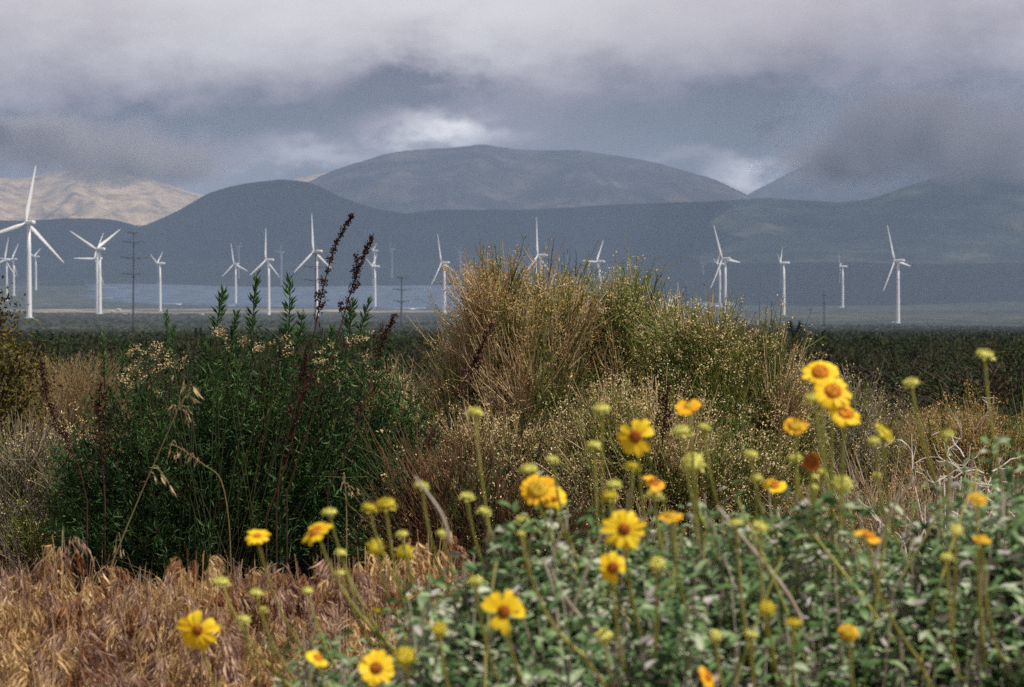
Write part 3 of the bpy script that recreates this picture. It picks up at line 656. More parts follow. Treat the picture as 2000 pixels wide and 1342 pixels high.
LOW1 = outline([(850, 860), (900, 790), (960, 800), (1030, 790), (1080, 830), (1120, 900)])
broom('rabbitbrush', 'low rabbitbrush with scattered gold buds at the foot of the tan bush', 'bush', LOW1, 850, 1120, 9.3, .3, 1150, 140, 20, 990,
      (M_tan, M_olive_d, M_brown), M_goldbud, lambda p, r: .45 + 0 * p, dryfrac=lambda p, r: .55 + 0 * p)
LOW2 = outline([(1100, 830), (1160, 745), (1220, 735), (1300, 740), (1380, 790), (1460, 800), (1530, 870)])
broom('rabbitbrush', 'low green rabbitbrush full of cream buds in front of the middle of the big bush', 'bush', LOW2, 1100, 1540, 9.2, .35, 1150, 210, 20, 1300,
      (M_tan, M_olive, M_greytwig), M_goldbud, lambda p, r: .75 + 0 * p, dryfrac=lambda p, r: .3 + 0 * p)
R1 = outline([(1770, 880), (1800, 800), (1830, 765), (1870, 755), (1930, 765), (1990, 790), (2060, 800), (2120, 900)])
broom('buckwheat_bush', 'rounded pinkish tan buckwheat bush at the right edge', 'bush', R1, 1770, 2130, 11.0, .5, 1080, 190, 20, 1940,
      (M_tan, M_olive, M_greytwig), M_orangebud, lambda p, r: .9 + 0 * p, dryfrac=lambda p, r: .6 + 0 * p, spread=.055, budsize=.012)
R2 = outline([(1560, 860), (1600, 770), (1650, 712), (1690, 730), (1740, 800), (1780, 850), (1800, 920)])
broom('rabbitbrush', 'dark green rabbitbrush with pale tips behind the tallest yellow flowers', 'bush', R2, 1560, 1800, 11.5, .4, 1080, 130, 20, 1680,
      (M_greytwig, M_olive, M_greytwig), M_goldbud, lambda p, r: .35 + 0 * p, dryfrac=lambda p, r: .35 + 0 * p)
R3 = outline([(1560, 980), (1620, 940), (1700, 910), (1800, 920), (1900, 950), (2010, 940), (2100, 950)])
broom('dead_brush', 'grey leafless brush tangled behind the flower stalks at right', 'bush', R3, 1540, 2100, 8.6, .5, 1150, 170, 18, 1800,
      (M_greytwig, M_tan, M_greytwig), M_orangebud, lambda p, r: .12 + 0 * p, dryfrac=lambda p, r: .6 + 0 * p, spread=.10)
L1 = outline([(-90, 860), (-40, 800), (60, 790), (140, 830), (200, 900), (240, 960)])
broom('dead_brush', 'pale grey dry brush with cream tips at the left edge', 'bush', L1, -110, 250, 10.2, .5, 1130, 190, 20, 50,
      (M_greytwig, M_olive, M_greytwig), M_goldbud, lambda p, r: np.where(r < 880, .5, .06), dryfrac=lambda p, r: .75 + 0 * p)
C1 = outline([(690, 760), (740, 690), (790, 700), (850, 720), (880, 800)])
broom('rabbitbrush', 'olive tan brush filling the gap between the green shrub and the big bush', 'bush', C1, 690, 900, 12.5, .4, 1060, 130, 18, 790,
      (M_tan, M_olive_d, M_tan), M_goldbud, lambda p, r: .2 + 0 * p, dryfrac=lambda p, r: .5 + 0 * p)
C2 = outline([(740, 930), (800, 830), (880, 850), (960, 900), (1060, 930), (1130, 980)])
broom('dead_brush', 'reddish brown tangled brush low between the two large bushes', 'bush', C2, 740, 1140, 8.4, .35, 1180, 170, 18, 940,
      (M_brown, M_olive_d, M_redstalk), M_goldbud, lambda p, r: .08 + 0 * p, dryfrac=lambda p, r: .55 + 0 * p, spread=.09)

# dark green shrub at left
GTOP = outline([(60, 960), (110, 850), (180, 730), (230, 680), (300, 680), (360, 680), (420, 635), (480, 615), (560, 620), (640, 605), (700, 615), (745, 660), (800, 720), (860, 800), (930, 900)])
leafy('green_shrub', 'large dark green narrow leaved shrub filling the left middle', 'shrub', GTOP, 90, 900, 9.4, .6, 1120, 700, 470,
      [(437, 572, 425, 690, 1), (462, 615, 440, 700, .8), (500, 540, 492, 690, 1), (566, 545, 560, 690, 1.05), (590, 610, 575, 700, .8), (690, 590, 680, 690, .9), (722, 592, 700, 700, .9), (325, 612, 322, 720, .6),
       (202, 655, 205, 760, .6), (340, 640, 345, 740, .55), (650, 640, 640, 740, .8), (240, 690, 240, 780, .6), (745, 690, 730, 790, .8)])
def blossoms(pts, n, d, s, label_root):
    mb = MB(); tw = MB()
    for (px, py, wx, wy) in pts:
        c = at(px + rng.normal(0, wx, n), py + rng.normal(0, wy, n), d + rng.uniform(-.1, .1, n))
        tubes(tw, bez(c - [0, 0, .12] + rv(n, .02), c - [0, 0, .05], c, 3), .0009)
        cc = np.repeat(c, 14, 0) + rv(n * 14, .007); leaves(mb, cc, rv(len(cc)), s, s * .8)
    return mb, tw
b = at(420, 1100, 9.0); b[2] = 0
rt = empty('everlasting_plant', tuple(b)); tag(rt, 'cream headed everlasting plant growing through the top of the dark green shrub', 'plant')
mb, tw = blossoms([(265, 690, 12, 8), (300, 690, 20, 10), (330, 700, 14, 10), (245, 740, 14, 10), (310, 720, 30, 14), (460, 668, 18, 10), (500, 680, 10, 6), (555, 672, 14, 8), (650, 690, 16, 10), (690, 665, 14, 8), (640, 720, 20, 14), (720, 700, 8, 20), (270, 725, 20, 15), (430, 650, 8, 5)], 7, 8.95, .0075, None)
n = 40; tp = at(rng.uniform(240, 730, n), rng.uniform(700, 760, n), 9.0); bb = np.array(b)[None] + rv(n, .05) * [2, 1, 0]
tubes(tw, bez(bb, bb + (tp - bb) * [.6, .6, .5], tp, 5), .0016)
mb.build('blossom_clusters', M_cream, rt); tw.build('stem', M_gstem, rt)

# yellowish leafy shrub cut by the left edge
b = at(-60, 1000, 12.0); b[2] = 0; rt = empty('mustard_shrub', tuple(b)); tag(rt, 'dark shrub with yellowed leaves cut off by the left edge', 'shrub')
px, row, d, P = clump_tips(130, outline([(-200, 640), (-100, 590), (0, 590), (40, 640), (65, 760), (75, 840)]), -190, 72, 12.0, .6, 900, .8)
mb = MB(); st = MB(); Bn = np.array(b)[None].repeat(130, 0); tubes(st, bez(Bn, Bn + (P - Bn) * [.4, .4, .7], P, 5), .006)
idx = np.repeat(np.arange(130), 60); leaves(mb, P[idx] + rv(len(idx), .07), rv(len(idx)), rng.uniform(.018, .035, len(idx)), .013)
mb.build('foliage', M_yshrub, rt); st.build('stem', M_bark, rt)

# ------------------------------------------------------------ grass tufts and grass
def tuft(px, row, d, w, h, n, label, mt=None, name='grass_tuft'):
    b = at(px, row, d); b[2] = float(ground(b[0], b[1])); rt = empty(name, tuple(b)); tag(rt, label, 'grass tuft')
    B = np.array(b)[None] + rv(n, w * .16) * [1, 1, 0]; dr = rv(n) * [1, 1, 0]; E = B + dr * w * .33 + [0, 0, 1] * (h * rng.uniform(.55, 1.05, (n, 1)))
    mt = mt or M_tuft
    mb = MB(); tubes(mb, bez(B, B + (E - B) * [.25, .25, .75], E, 5), np.linspace(.0028, .0006, 5)[None].repeat(n, 0))
    mb.build('blades', mt, rt)
    mb = MB(); k = 8; idx = np.repeat(np.arange(n), k); t = rng.uniform(.0, .22, (n * k, 1)); pos = E[idx] - (E - B)[idx] * t; leaves(mb, pos + rv(n * k, .008), nrm((E - B)[idx] + rv(n * k, .25)), .022, .004); mb.build('seed_heads', mt, rt)
tuft(140, 850, 15.0, .7, .86, 1000, 'tall pale straw grass tuft behind the left brush')
tuft(95, 850, 15.6, .6, .7, 500, 'shorter straw grass tuft left of the tall one')
tuft(840, 800, 14.5, .7, .50, 400, 'straw grass tuft in the gap beside the big bush')
tuft(760, 790, 15.5, .7, .62, 500, 'straw grass tuft just right of the dark green shrub')
tuft(1790, 880, 15.0, .8, .55, 500, 'straw grass tuft behind the right flower stalks')
def brome():
    mb = MB(); bl = MB()
    top = lambda q: -22 + outline([(-80, 1110), (0, 1150), (70, 1120), (110, 1075), (150, 1065), (170, 1120), (200, 1095), (250, 1110), (290, 1140), (330, 1120), (380, 1070), (410, 1110), (450, 1130), (500, 1100), (560, 1120), (600, 1130), (640, 1100), (700, 1080), (760, 1100), (850, 1075), (920, 1130), (1020, 1200), (1150, 1330)])(q)
    nt0, per = 270, 7; n = nt0 * per
    tp = rng.uniform(-120, 990, nt0); tq = np.concatenate([rng.uniform(0, 1, nt0 - 90), rng.uniform(.86, 1.05, 90)]); td = 5.5 - 1.8 * (1 - tq) + rng.uniform(-.3, .3, nt0)
    trow = 1400 + (top(tp) - 1400) * tq - np.where(rng.uniform(0, 1, nt0) < .4, rng.uniform(0, 60, nt0), 0); TC = at(tp, trow, td); own = np.repeat(np.arange(nt0), per)
    off = rv(n, .052) * [1, 1, 0]; rr_ = np.linalg.norm(off, axis=1)
    P = TC[own] + off; P[:, 2] -= rr_ * .7 + np.abs(rng.normal(0, .026, n)); g = ground(P[:, 0], P[:, 1]); P[:, 2] = np.maximum(P[:, 2], g + .10)
    B = P - off * 1.0 + rv(n, .02) * [1, 1, 0]; B[:, 2] = g
    side = nrm(nrm(off + 1e-5) * 1.0 + rv(n, .3) * [1, .8, 0] + [.25, 0, 0])
    apex = P; ll = rng.uniform(.9, 1.7, (n, 1))
    nod = apex + side * rng.uniform(.02, .065, (n, 1)) * ll - [0, 0, 1] * rng.uniform(.03, .12, (n, 1)) * ll
    tone = rng.choice(3, nt0, p=[.60, .24, .16])[own]; tone = np.where(rng.uniform(0, 1, n) < .25, rng.integers(0, 3, n), tone)
    st_ = bez(B, B + (apex - B) * [.2, .2, .6], apex, 5); Cn = bez(apex - (apex - B) * .14, apex + side * .022 + [0, 0, .035], nod, 9)
    for tn, (mt_, lab) in enumerate(((M_grass, 'straw coloured dry brome grass with drooping seed heads at lower left'), (M_grass_p, 'mauve pink dry brome grass mixed through the straw coloured heads'), (M_grass_r, 'rusty red brown dry grass heads mixed through the lower left'))):
        w_ = np.nonzero(tone == tn)[0]; mb = MB()
        tubes(mb, st_[w_], np.linspace(.0016, .0008, 5)[None].repeat(len(w_), 0)); tubes(mb, Cn[w_], .0007)
        k = 32; idx = np.repeat(w_, k); m_ = len(idx); t = rng.integers(0, 9, m_); pos = Cn[idx, t] + rv(m_, .004)
        tgn = nrm(Cn[idx, np.minimum(t + 1, 8)] - Cn[idx, np.maximum(t - 1, 0)])
        dr = nrm(tgn * .5 + side[idx] * .12 + np.array([0, 0, -.95]) + rv(m_, .20)); f = rng.uniform(.75, 1.3, n)[idx] * (1.2 - t * .06)
        ln_ = rng.uniform(.018, .040, m_) * f
        leaves(mb, pos, dr, ln_, rng.uniform(.0024, .0046, m_) * f)
        leaves(mb, pos + dr * ln_[:, None] * .7, nrm(dr + rv(m_, .16)), .020, .0007)
        tag(mb.build('dry_grass', mt_), lab, 'grass', kind='stuff')
    n2 = 6000; px = rng.uniform(-150, 1400, n2); d = rng.uniform(3.2, 9.0, n2); x = (px - 1000) / FP * d; g = ground(x, d)
    B = np.stack([x, d, g], -1); E = B + rv(n2, .10) * [1, 1, 0] + [0, 0, 1] * rng.uniform(.12, .38, (n2, 1)) * np.where(d > 7, .7, 1)[:, None]
    tubes(bl, bez(B, B + (E - B) * [.2, .2, .8], E, 4), np.linspace(.0026, .0006, 4)[None].repeat(n2, 0)); 
    tag(bl.build('dry_grass', M_blade), 'low brown dry grass blades among the brome and under the bushes', 'grass', kind='stuff')
    # sparse litter and grass on the sand further back
    n3 = 26000; d = np.exp(rng.uniform(math.log(9), math.log(48), n3)); px = rng.uniform(-300, 2300, n3); x = (px - 1000) / FP * d
    B = np.stack([x, d, ground(x, d)], -1); E = B + rv(n3, .07) * [1, 1, 0] + [0, 0, 1] * rng.uniform(.08, .32, (n3, 1))
    gl = MB(); tubes(gl, bez(B, B + (E - B) * [.2, .2, .8], E, 3), np.linspace(.004, .001, 3)[None].repeat(n3, 0))
    tag(gl.build('dry_grass', M_blade), 'thin dry grass scattered over the sand behind the bushes', 'grass', kind='stuff')
brome()

# single stems
def curve_pts(pts, d, K=24, d1=None):
    P = np.array([at(a, b_, d if d1 is None else d + (d1 - d) * i / (len(pts) - 1)) for i, (a, b_) in enumerate(pts)])
    t = np.linspace(0, len(P) - 1, K); i = np.minimum(t.astype(int), len(P) - 2); f = (t - i)[:, None]
    Pp = np.vstack([2 * P[0] - P[1], P, 2 * P[-1] - P[-2]]); p0, p1, p2, p3 = Pp[i], Pp[i + 1], Pp[i + 2], Pp[i + 3]
    return .5 * (2 * p1 + (p2 - p0) * f + (2 * p0 - 5 * p1 + 4 * p2 - p3) * f ** 2 + (3 * p1 - p0 - 3 * p2 + p3) * f ** 3)
def seedstalk(pts, d, label, s0=.55, dens=1.0, side=True):
    C = curve_pts(pts, d, 40); g = float(ground(C[0, 0], d)); C0 = C[0].copy(); C0[2] = max(g, -1)
    C = np.vstack([C0 + (C[0] - C0) * .0, C0 + (C[0] - C0) * .5, C])
    rt = empty('seed_stalk', tuple(C0)); tag(rt, label, 'seed stalk', 'dead dark seed stalks')
    st = MB(); tubes(st, C[None], np.linspace(.0034, .0014, len(C))[None], 5); st.build('stem', M_redstalk, rt)
    sd = MB(); n = int(520 * dens); t = s0 + (1 - s0) * rng.uniform(0, 1, n) ** .9; t = np.floor(t * 26) / 26 * .55 + t * .45
    f = 2 + t * 39; i = np.minimum(f.astype(int), 40); fr = (f - i)[:, None]; pos = C[i] * (1 - fr) + C[np.minimum(i + 1, 41)] * fr
    wd = .010 * (1.15 - .6 * t)[:, None]
    leaves(sd, pos + rv(n) * wd * .75, rv(n) + [.2, 0, .6], rng.uniform(.006, .013, n), rng.uniform(.004, .008, n), bend=2)
    sd.build('seed_clusters', M_redstalk, rt)
    if side:
        for q in range(7):
            br = MB(); t0 = random.uniform(.30, .8); i0 = int(2 + t0 * 38); a = C[i0]; tg = nrm(C[min(i0 + 2, 41)] - C[i0 - 1]); e = a + (tg + np.array([random.choice([-1, 1]) * .45, 0, .1])) * random.uniform(.03, .075)
            tubes(br, np.array([[a, (a + e) / 2, e]]), .0013); nn = 22; leaves(br, a + (e - a) * rng.uniform(.4, 1, (nn, 1)) + rv(nn, .004), rv(nn), .010, .008, bend=2)
            br.build('side_branch', M_redstalk, rt)
seedstalk([(520, 1010), (560, 900), (598, 740), (625, 590), (655, 480), (692, 415)], 8.6, 'tallest dark red seed stalk reaching up to the mountain slopes')
seedstalk([(560, 960), (605, 830), (650, 690), (682, 580), (706, 510), (729, 458)], 8.65, 'second tall dark seed stalk, just right of the tallest')
seedstalk([(640, 960), (690, 850), (730, 730), (750, 660), (773, 612)], 8.7, 'shorter dark seed stalk leaning right over the gap between the bushes', .62, .6)
seedstalk([(700, 1000), (800, 900), (880, 790), (925, 710), (963, 628)], 8.5, 'thin dark seed stalk leaning across the tan bush', .72, .5)
seedstalk([(170, 980), (150, 900), (112, 830), (90, 770), (78, 700)], 9.0, 'leaning dark seed stalk before the straw tuft at left', .35, .7)
seedstalk([(205, 980), (200, 900), (193, 810), (197, 745)], 9.0, 'upright dark seed stalk at the left side of the green shrub', .3, .6)
seedstalk([(540, 1000), (550, 900), (580, 790), (600, 690)], 8.6, 'dark bare seed stalk below the tallest one', .8, .3)
seedstalk([(1290, 900), (1298, 830), (1305, 745)], 9.0, 'short dark red seed stalk in the cream budded brush', .3, .5)

def oat(pts, d, label, heads, d1=None):
    C = curve_pts(pts, d, 40, d1); b = C[0].copy(); b[2] = max(.0, float(ground(b[0], b[1]))); rt = empty('wild_oat', tuple(b)); tag(rt, label, 'grass stem')
    mb = MB(); CC = np.vstack([b, C]); tubes(mb, CC[None], np.linspace(.0013, .0008, len(CC))[None], 5); mb.build('stem', M_tuft, rt)
    for (x0, y0, x1, y1, ln) in heads:
        mb = MB(); a = at(x0, y0, d if d1 is None else d1); e = at(x1, y1, d if d1 is None else d1); m_ = (a + e) / 2 + [0, 0, .015]; tubes(mb, bez(a[None], m_[None], e[None], 5), .0006)
        dr = nrm(e - m_); 
        for q in range(3): leaves(mb, (e + rv(1, .003)), nrm(dr + rv(1, .18)), np.array([ln * 1.0]), ln * .17)
        leaves(mb, (e + dr * ln * .6)[None], nrm(dr + rv(1, .2)), ln * .9, .0012)
        mb.build('spikelet', M_tall, rt)
oat([(215, 1110), (260, 1000), (297, 915), (330, 840), (352, 790), (374, 757)], 5.6, 'long leaning dry oat stem before the dark green shrub',
    [(350, 800, 352, 770, .026), (355, 790, 368, 775, .026), (345, 810, 340, 792, .02), (352, 800, 362, 796, .026), (368, 765, 376, 752, .03), (300, 910, 315, 925, .024), (300, 912, 330, 945, .028), (290, 930, 300, 926, .02), (230, 1045, 226, 1068, .025), (232, 1040, 236, 1070, .02), (355, 800, 366, 822, .014)])
oat([(452, 1120), (446, 1010), (430, 935), (398, 908), (368, 886), (345, 872), (330, 868)], 5.8, 'arching dry oat stem drooping left in front of the green shrub',
    [(380, 895, 372, 888, .02), (362, 882, 352, 880, .02), (350, 874, 345, 885, .018), (340, 870, 332, 876, .018), (345, 872, 338, 862, .016), (390, 905, 384, 897, .016)])
oat([(676, 1120), (677, 1040), (676, 980), (673, 930)], 5.4, 'thin upright oat stem right of the tilted orange flower',
    [(673, 935, 671, 925, .012), (674, 945, 684, 958, .012), (675, 955, 692, 957, .012), (674, 950, 668, 945, .012)])

# bleached dead twigs at right
def twigs(label, px, row, d, w, h, n, seed):
    r0 = random.Random(seed); b = at(px, row + h, d); b[2] = float(ground(b[0], b[1])); rt = empty('bleached_twigs', tuple(b)); tag(rt, label, 'dead twigs', 'bleached dead twigs')
    mb = MB()
    for i in range(n):
        x, y = px + r0.gauss(0, w * .3), row + r0.gauss(0, h * .3); a = at(x, y, d + r0.uniform(-.1, .1)); ang = r0.uniform(-.4, 3.5); pts = [a]; v = np.array([math.cos(ang), r0.uniform(-.3, .3), math.sin(ang) * .6])
        for k in range(6):
            v = nrm(v + np.array([r0.gauss(0, .45), r0.gauss(0, .3), r0.gauss(0, .45)])); pts.append(pts[-1] + v * .022)
            if r0.random() < .6:
                v2 = nrm(v + np.array([r0.gauss(0, .9), 0, r0.gauss(0, .9)])); q = pts[-1]; tubes(mb, np.array([[q, q + v2 * .02, q + v2 * .035 + np.array([0, 0, .006])]]), .0009)
        tubes(mb, np.array([pts]), np.linspace(.0018, .0009, 7)[None], 4)
    for i in range(5): tubes(mb, bez(np.array([b]) + rv(1, .03) * [1, 1, 0], (np.array([b]) + at(px, row, d)) / 2, at(px + r0.gauss(0, w * .2), row, d)[None], 6), .0022)
    mb.build('twigs', M_bleach, rt)
twigs('curly bleached dead twigs beside the right flower stalks', 1850, 930, 6.4, 190, 120, 16, 1)
twigs('spiky bleached dead twigs at the right edge above the leaves', 1975, 1080, 5.6, 130, 200, 26, 2)
twigs('pale dead twigs low behind the right leaves', 1780, 1090, 5.8, 190, 80, 16, 3)

# ------------------------------------------------------------ brittlebush
FTOP = outline([(560, 1300), (640, 1280), (720, 1235), (800, 1170), (880, 1130), (950, 1110), (1000, 1080), (1080, 1040), (1150, 1075), (1230, 1060), (1300, 1010), (1360, 985), (1450, 1020), (1500, 1045), (1560, 1010), (1640, 1030), (1720, 1060), (1800, 1010), (1850, 960), (1930, 960), (1990, 930), (2120, 940)])
def brittle_root(label, px, d):
    b = at(px, 1340, d); b[2] = float(ground(b[0], b[1])); rt = empty('brittlebush', tuple(b)); tag(rt, label, 'flowering bush', 'yellow flowered brittlebushes'); return rt, b
def brittle_leaves(rt, b, x0, x1, n, d0, d1, seed):
    fo = MB(); dead = MB(); br = MB()
    nb = n // 8; px = rng.uniform(x0, x1, nb); q = rng.uniform(0, 1, nb) ** .85; d = rng.uniform(d0, d1, nb)
    top = FTOP(px) + rng.normal(0, 38, nb) - 5
    row = 1440 + (top - 1440) * q
    d = np.where(q > .72, np.maximum(d, (d0 + d1) / 2 - .3), d)
    Pb = at(px, row, d); Bb = np.array(b)[None] + rv(nb, .12) * [1.6, 1, 0]
    Cb = bez(Bb, Bb + (Pb - Bb) * [.8, .8, .45], Pb + (Pb - Bb) * .02, 8); tubes(br, Cb, np.linspace(.0032, .0011, 8)[None].repeat(nb, 0))
    own = rng.integers(0, nb, n); tt = rng.uniform(0, 1, n) ** 1.3; tg = nrm(Cb[:, 7] - Cb[:, 5])[own]; q = q[own]
    P = Pb[own] - tg * (tt * .20)[:, None] + rv(n, .024); B = Bb[own]
    k = 11; idx = np.repeat(np.arange(n), k); m = len(idx); ax = nrm((P - B) * [.6, .6, 1] + rv(n, .12))[idx]
    rad = nrm(rv(m)); rad = nrm(rad - (rad * ax).sum(-1, keepdims=True) * ax); t = rng.uniform(-.07, .012, (m, 1))
    dr = nrm(ax * rng.uniform(-.1, .8, (m, 1)) + rad)
    ln = rng.uniform(.011, .032, m)
    isdead = rng.uniform(0, 1, m) < np.where(q[idx] < .5, .32, .13)
    pos = P[idx] + ax * t + rad * .003
    g_ = ~isdead
    leaves(fo, pos[g_], dr[g_], ln[g_], ln[g_] * rng.uniform(.28, .50, g_.sum()), LEAF, up=ax[g_] * .8 + np.array([0, -.3, .6]))
    leaves(dead, pos[isdead], nrm(dr[isdead] - [0, 0, .6]), ln[isdead] * .8, ln[isdead] * .3, LEAF)
    fo.build('foliage', M_enc, rt, True); dead.build('dead_leaves', M_enc_dead, rt, True); br.build('branches', M_stalk_dry, rt)
    gs = MB(); ng = max(5, nb // 18); p2 = rng.uniform(x0 + 20, x1, ng); e = at(p2, FTOP(p2) - rng.uniform(-60, 60, ng), rng.uniform(d0, d1 - .3, ng)); f0 = e + rv(ng, .11) * [1, 1, 0] - [0, 0, .32]
    tubes(gs, bez(f0, (e + f0) / 2 + rv(ng, .02), e, 7), np.linspace(.0024, .0016, 7)[None].repeat(ng, 0)); gs.build('bare_stalks', M_stalk, rt)
def flower(rt, b, px, py, r_px, kind, d, lean, tilt=(0, -1, .35), npet=13, miss=(), petmat=None, discmat=None, dr_=.38, base=None):
    """kinds: ray (petals + disc), bud, spent"""
    k = d / FP; c = at(px, py, d); n_ = nrm(np.array(tilt, float)); rr = r_px * k
    root_row = max(float(FTOP(px + lean)) + 110, py + 240); root_row = min(root_row, 1560)
    if base: bx, by = base
    else: bx, by = px + lean, root_row
    a = at(bx, by, d + random.uniform(.1, .45)); foot = a + (np.array(b) - a) * .35; foot[2] = a[2] - .22
    neck = c - n_ * rr * .22; ctrl = a + (neck - a) * .62 + np.array([0, 0, .03]) * random.uniform(.2, 1) + np.array([random.uniform(-.008, .008), 0, 0])
    Ls = np.linalg.norm(neck - a); ctrl = neck - (nrm(neck - a) * .55 + np.array([0, 0, .45])) * Ls * random.uniform(.3, .5) - n_ * .012
    C1 = bez(a[None], ctrl[None], neck[None], 9)[0]; foot = a - nrm(ctrl - a) * .2 - np.array([0, 0, .05]); C = np.vstack([foot, (foot + a) / 2, C1])
    st = MB(); rads = np.concatenate([[.0024, .0023], np.linspace(.0022, .0014, 8), [.0021]]); tubes(st, C[None], rads[None], 6)
    so = MB.mesh(st, 'flower_stalk', M_stalk, True); so = bpy.data.objects.new('flower_stalk', so); col.objects.link(so); so.parent = rt; so.location = -Vector(rt.location)
    A = Vector(n_); e1 = np.array(A.orthogonal().normalized()); e2 = np.cross(n_, e1)
    def sub(mb, name, m, sm=True):
        o = bpy.data.objects.new(name, mb.mesh(name, m, sm)); col.objects.link(o); o.parent = so
    if kind == 'ray':
        curl = random.uniform(-.2, .1); pm = MB(); ph0 = random.uniform(0, 6)
        for i in range(npet):
            if i in miss: continue
            an = ph0 + 2 * math.pi * i / npet + random.uniform(-.1, .1); e = e1 * math.cos(an) + e2 * math.sin(an); s = np.cross(n_, e)
            Lp = rr * random.uniform(.80, 1.12) * (1 - dr_ * .6); w_ = rr * 2 * math.pi / npet * .84 * random.uniform(.72, 1.18); o_ = c + e * rr * dr_ * .6; dp = curl + random.uniform(-.3, .16)
            prof = [(0, .35, 0), (.35, .85, .05), (.7, 1, .04), (.92, .8, 0), (1.0, .35, -.04)]
            V = []
            for (t, ww, zz) in prof:
                for sgn in (-1, 0, 1):
                    notch = -.10 if (sgn == 0 and t == 1.0) else 0
                    V.append(o_ + e * Lp * (t + notch) + s * w_ * .5 * ww * sgn + n_ * (Lp * (zz + dp * t * t) + (-.05 * Lp if sgn == 0 else 0)))
            Q = [[r_ * 3 + q, r_ * 3 + q + 1, r_ * 3 + q + 4, r_ * 3 + q + 3] for r_ in range(4) for q in range(2)]
            pm.add(np.array(V), None, Q)
        sub(pm, 'petals', petmat or M_petal)
        dm = MB(); R0 = rr * dr_; lathe(dm, c, n_, [(-R0 * .35, R0 * .5), (-.02 * R0, R0 * .98), (R0 * .22, R0 * .9), (R0 * .36, R0 * .6), (R0 * .40, R0 * .02)], 16)
        m = 90; fl = rng.uniform(0, 1, m) ** .5 * .95; an = rng.uniform(0, 6.28, m); pp = c + (e1 * np.cos(an)[:, None] + e2 * np.sin(an)[:, None]) * (fl * R0)[:, None] + n_ * (R0 * (.38 - .3 * fl[:, None] ** 2))
        leaves(dm, pp, n_ + rv(m, .3), R0 * .22, R0 * .12, bend=2); sub(dm, 'flower_disc', discmat or M_disc_dark)
        cm = MB(); lathe(cm, c, n_, [(-R0 * .75, R0 * .25), (-R0 * .6, R0 * .8), (-R0 * .2, R0 * 1.05), (-R0 * .05, R0 * .9)], 12); sub(cm, 'calyx', M_bud)
    else:
        dm = MB(); R0 = rr * random.uniform(.86, 1.04); fl_ = random.uniform(.5, 1.0); lathe(dm, c, n_, [(-R0 * .5, R0 * .16), (-R0 * .44, R0 * .5), (-R0 * .18 * fl_, R0 * .94), (R0 * .10 * fl_, R0 * .9), (R0 * .26 * fl_, R0 * .55), (R0 * .24 * fl_, R0 * .02)], 16)
        m = 130; fl = rng.uniform(0, 1, m) ** .5; an = rng.uniform(0, 6.28, m); pp = c + (e1 * np.cos(an)[:, None] + e2 * np.sin(an)[:, None]) * (fl * R0 * .93)[:, None] + n_ * (R0 * (.34 - .3 * fl[:, None] ** 2))
        leaves(dm, pp, n_ * 1.2 + (pp - c) / R0 * .8 + rv(m, .3), R0 * .26, R0 * .12, bend=2)
        m = 15; an = np.linspace(0, 6.28, m) + rng.normal(0, .12, m); rd = e1 * np.cos(an)[:, None] + e2 * np.sin(an)[:, None]
        leaves(dm, c + rd * R0 * .8 - n_ * R0 * .25, nrm(rd * .8 - n_ * rng.uniform(-.5, .9, (m, 1)) + rv(m, .15)), R0 * rng.uniform(.35, .75, m), R0 * .26, up=-n_)
        sub(dm, 'flower_bud' if kind == 'bud' else 'spent_flower', petmat or M_bud)
CAM = (0, -1, .30); SIDE = (.1, -.28, 1); UPC = (.0, -.75, .75)
BL = brittle_root('sprawling brittlebush sending long stalks left over the dry grass', 800, 3.15)
BC = brittle_root('middle brittlebush with the largest face on yellow flowers', 1150, 3.1)
BR = brittle_root('tallest brittlebush, filling the lower right with leaves', 1680, 3.0)
brittle_leaves(*BL, 580, 960, 640, 2.75, 3.5, 1); brittle_leaves(*BC, 860, 1400, 2200, 2.7, 3.8, 2); brittle_leaves(*BR, 1300, 2180, 4000, 2.7, 3.8, 3)
def who(px): return BL if px < 830 else BC if px < 1330 else BR
def lean(px): return 150 if px < 720 else 110 if px < 1110 else 30 if px < 1300 else 45 if px < 1500 else 25 if px < 1660 else 60 if px < 1820 else 30
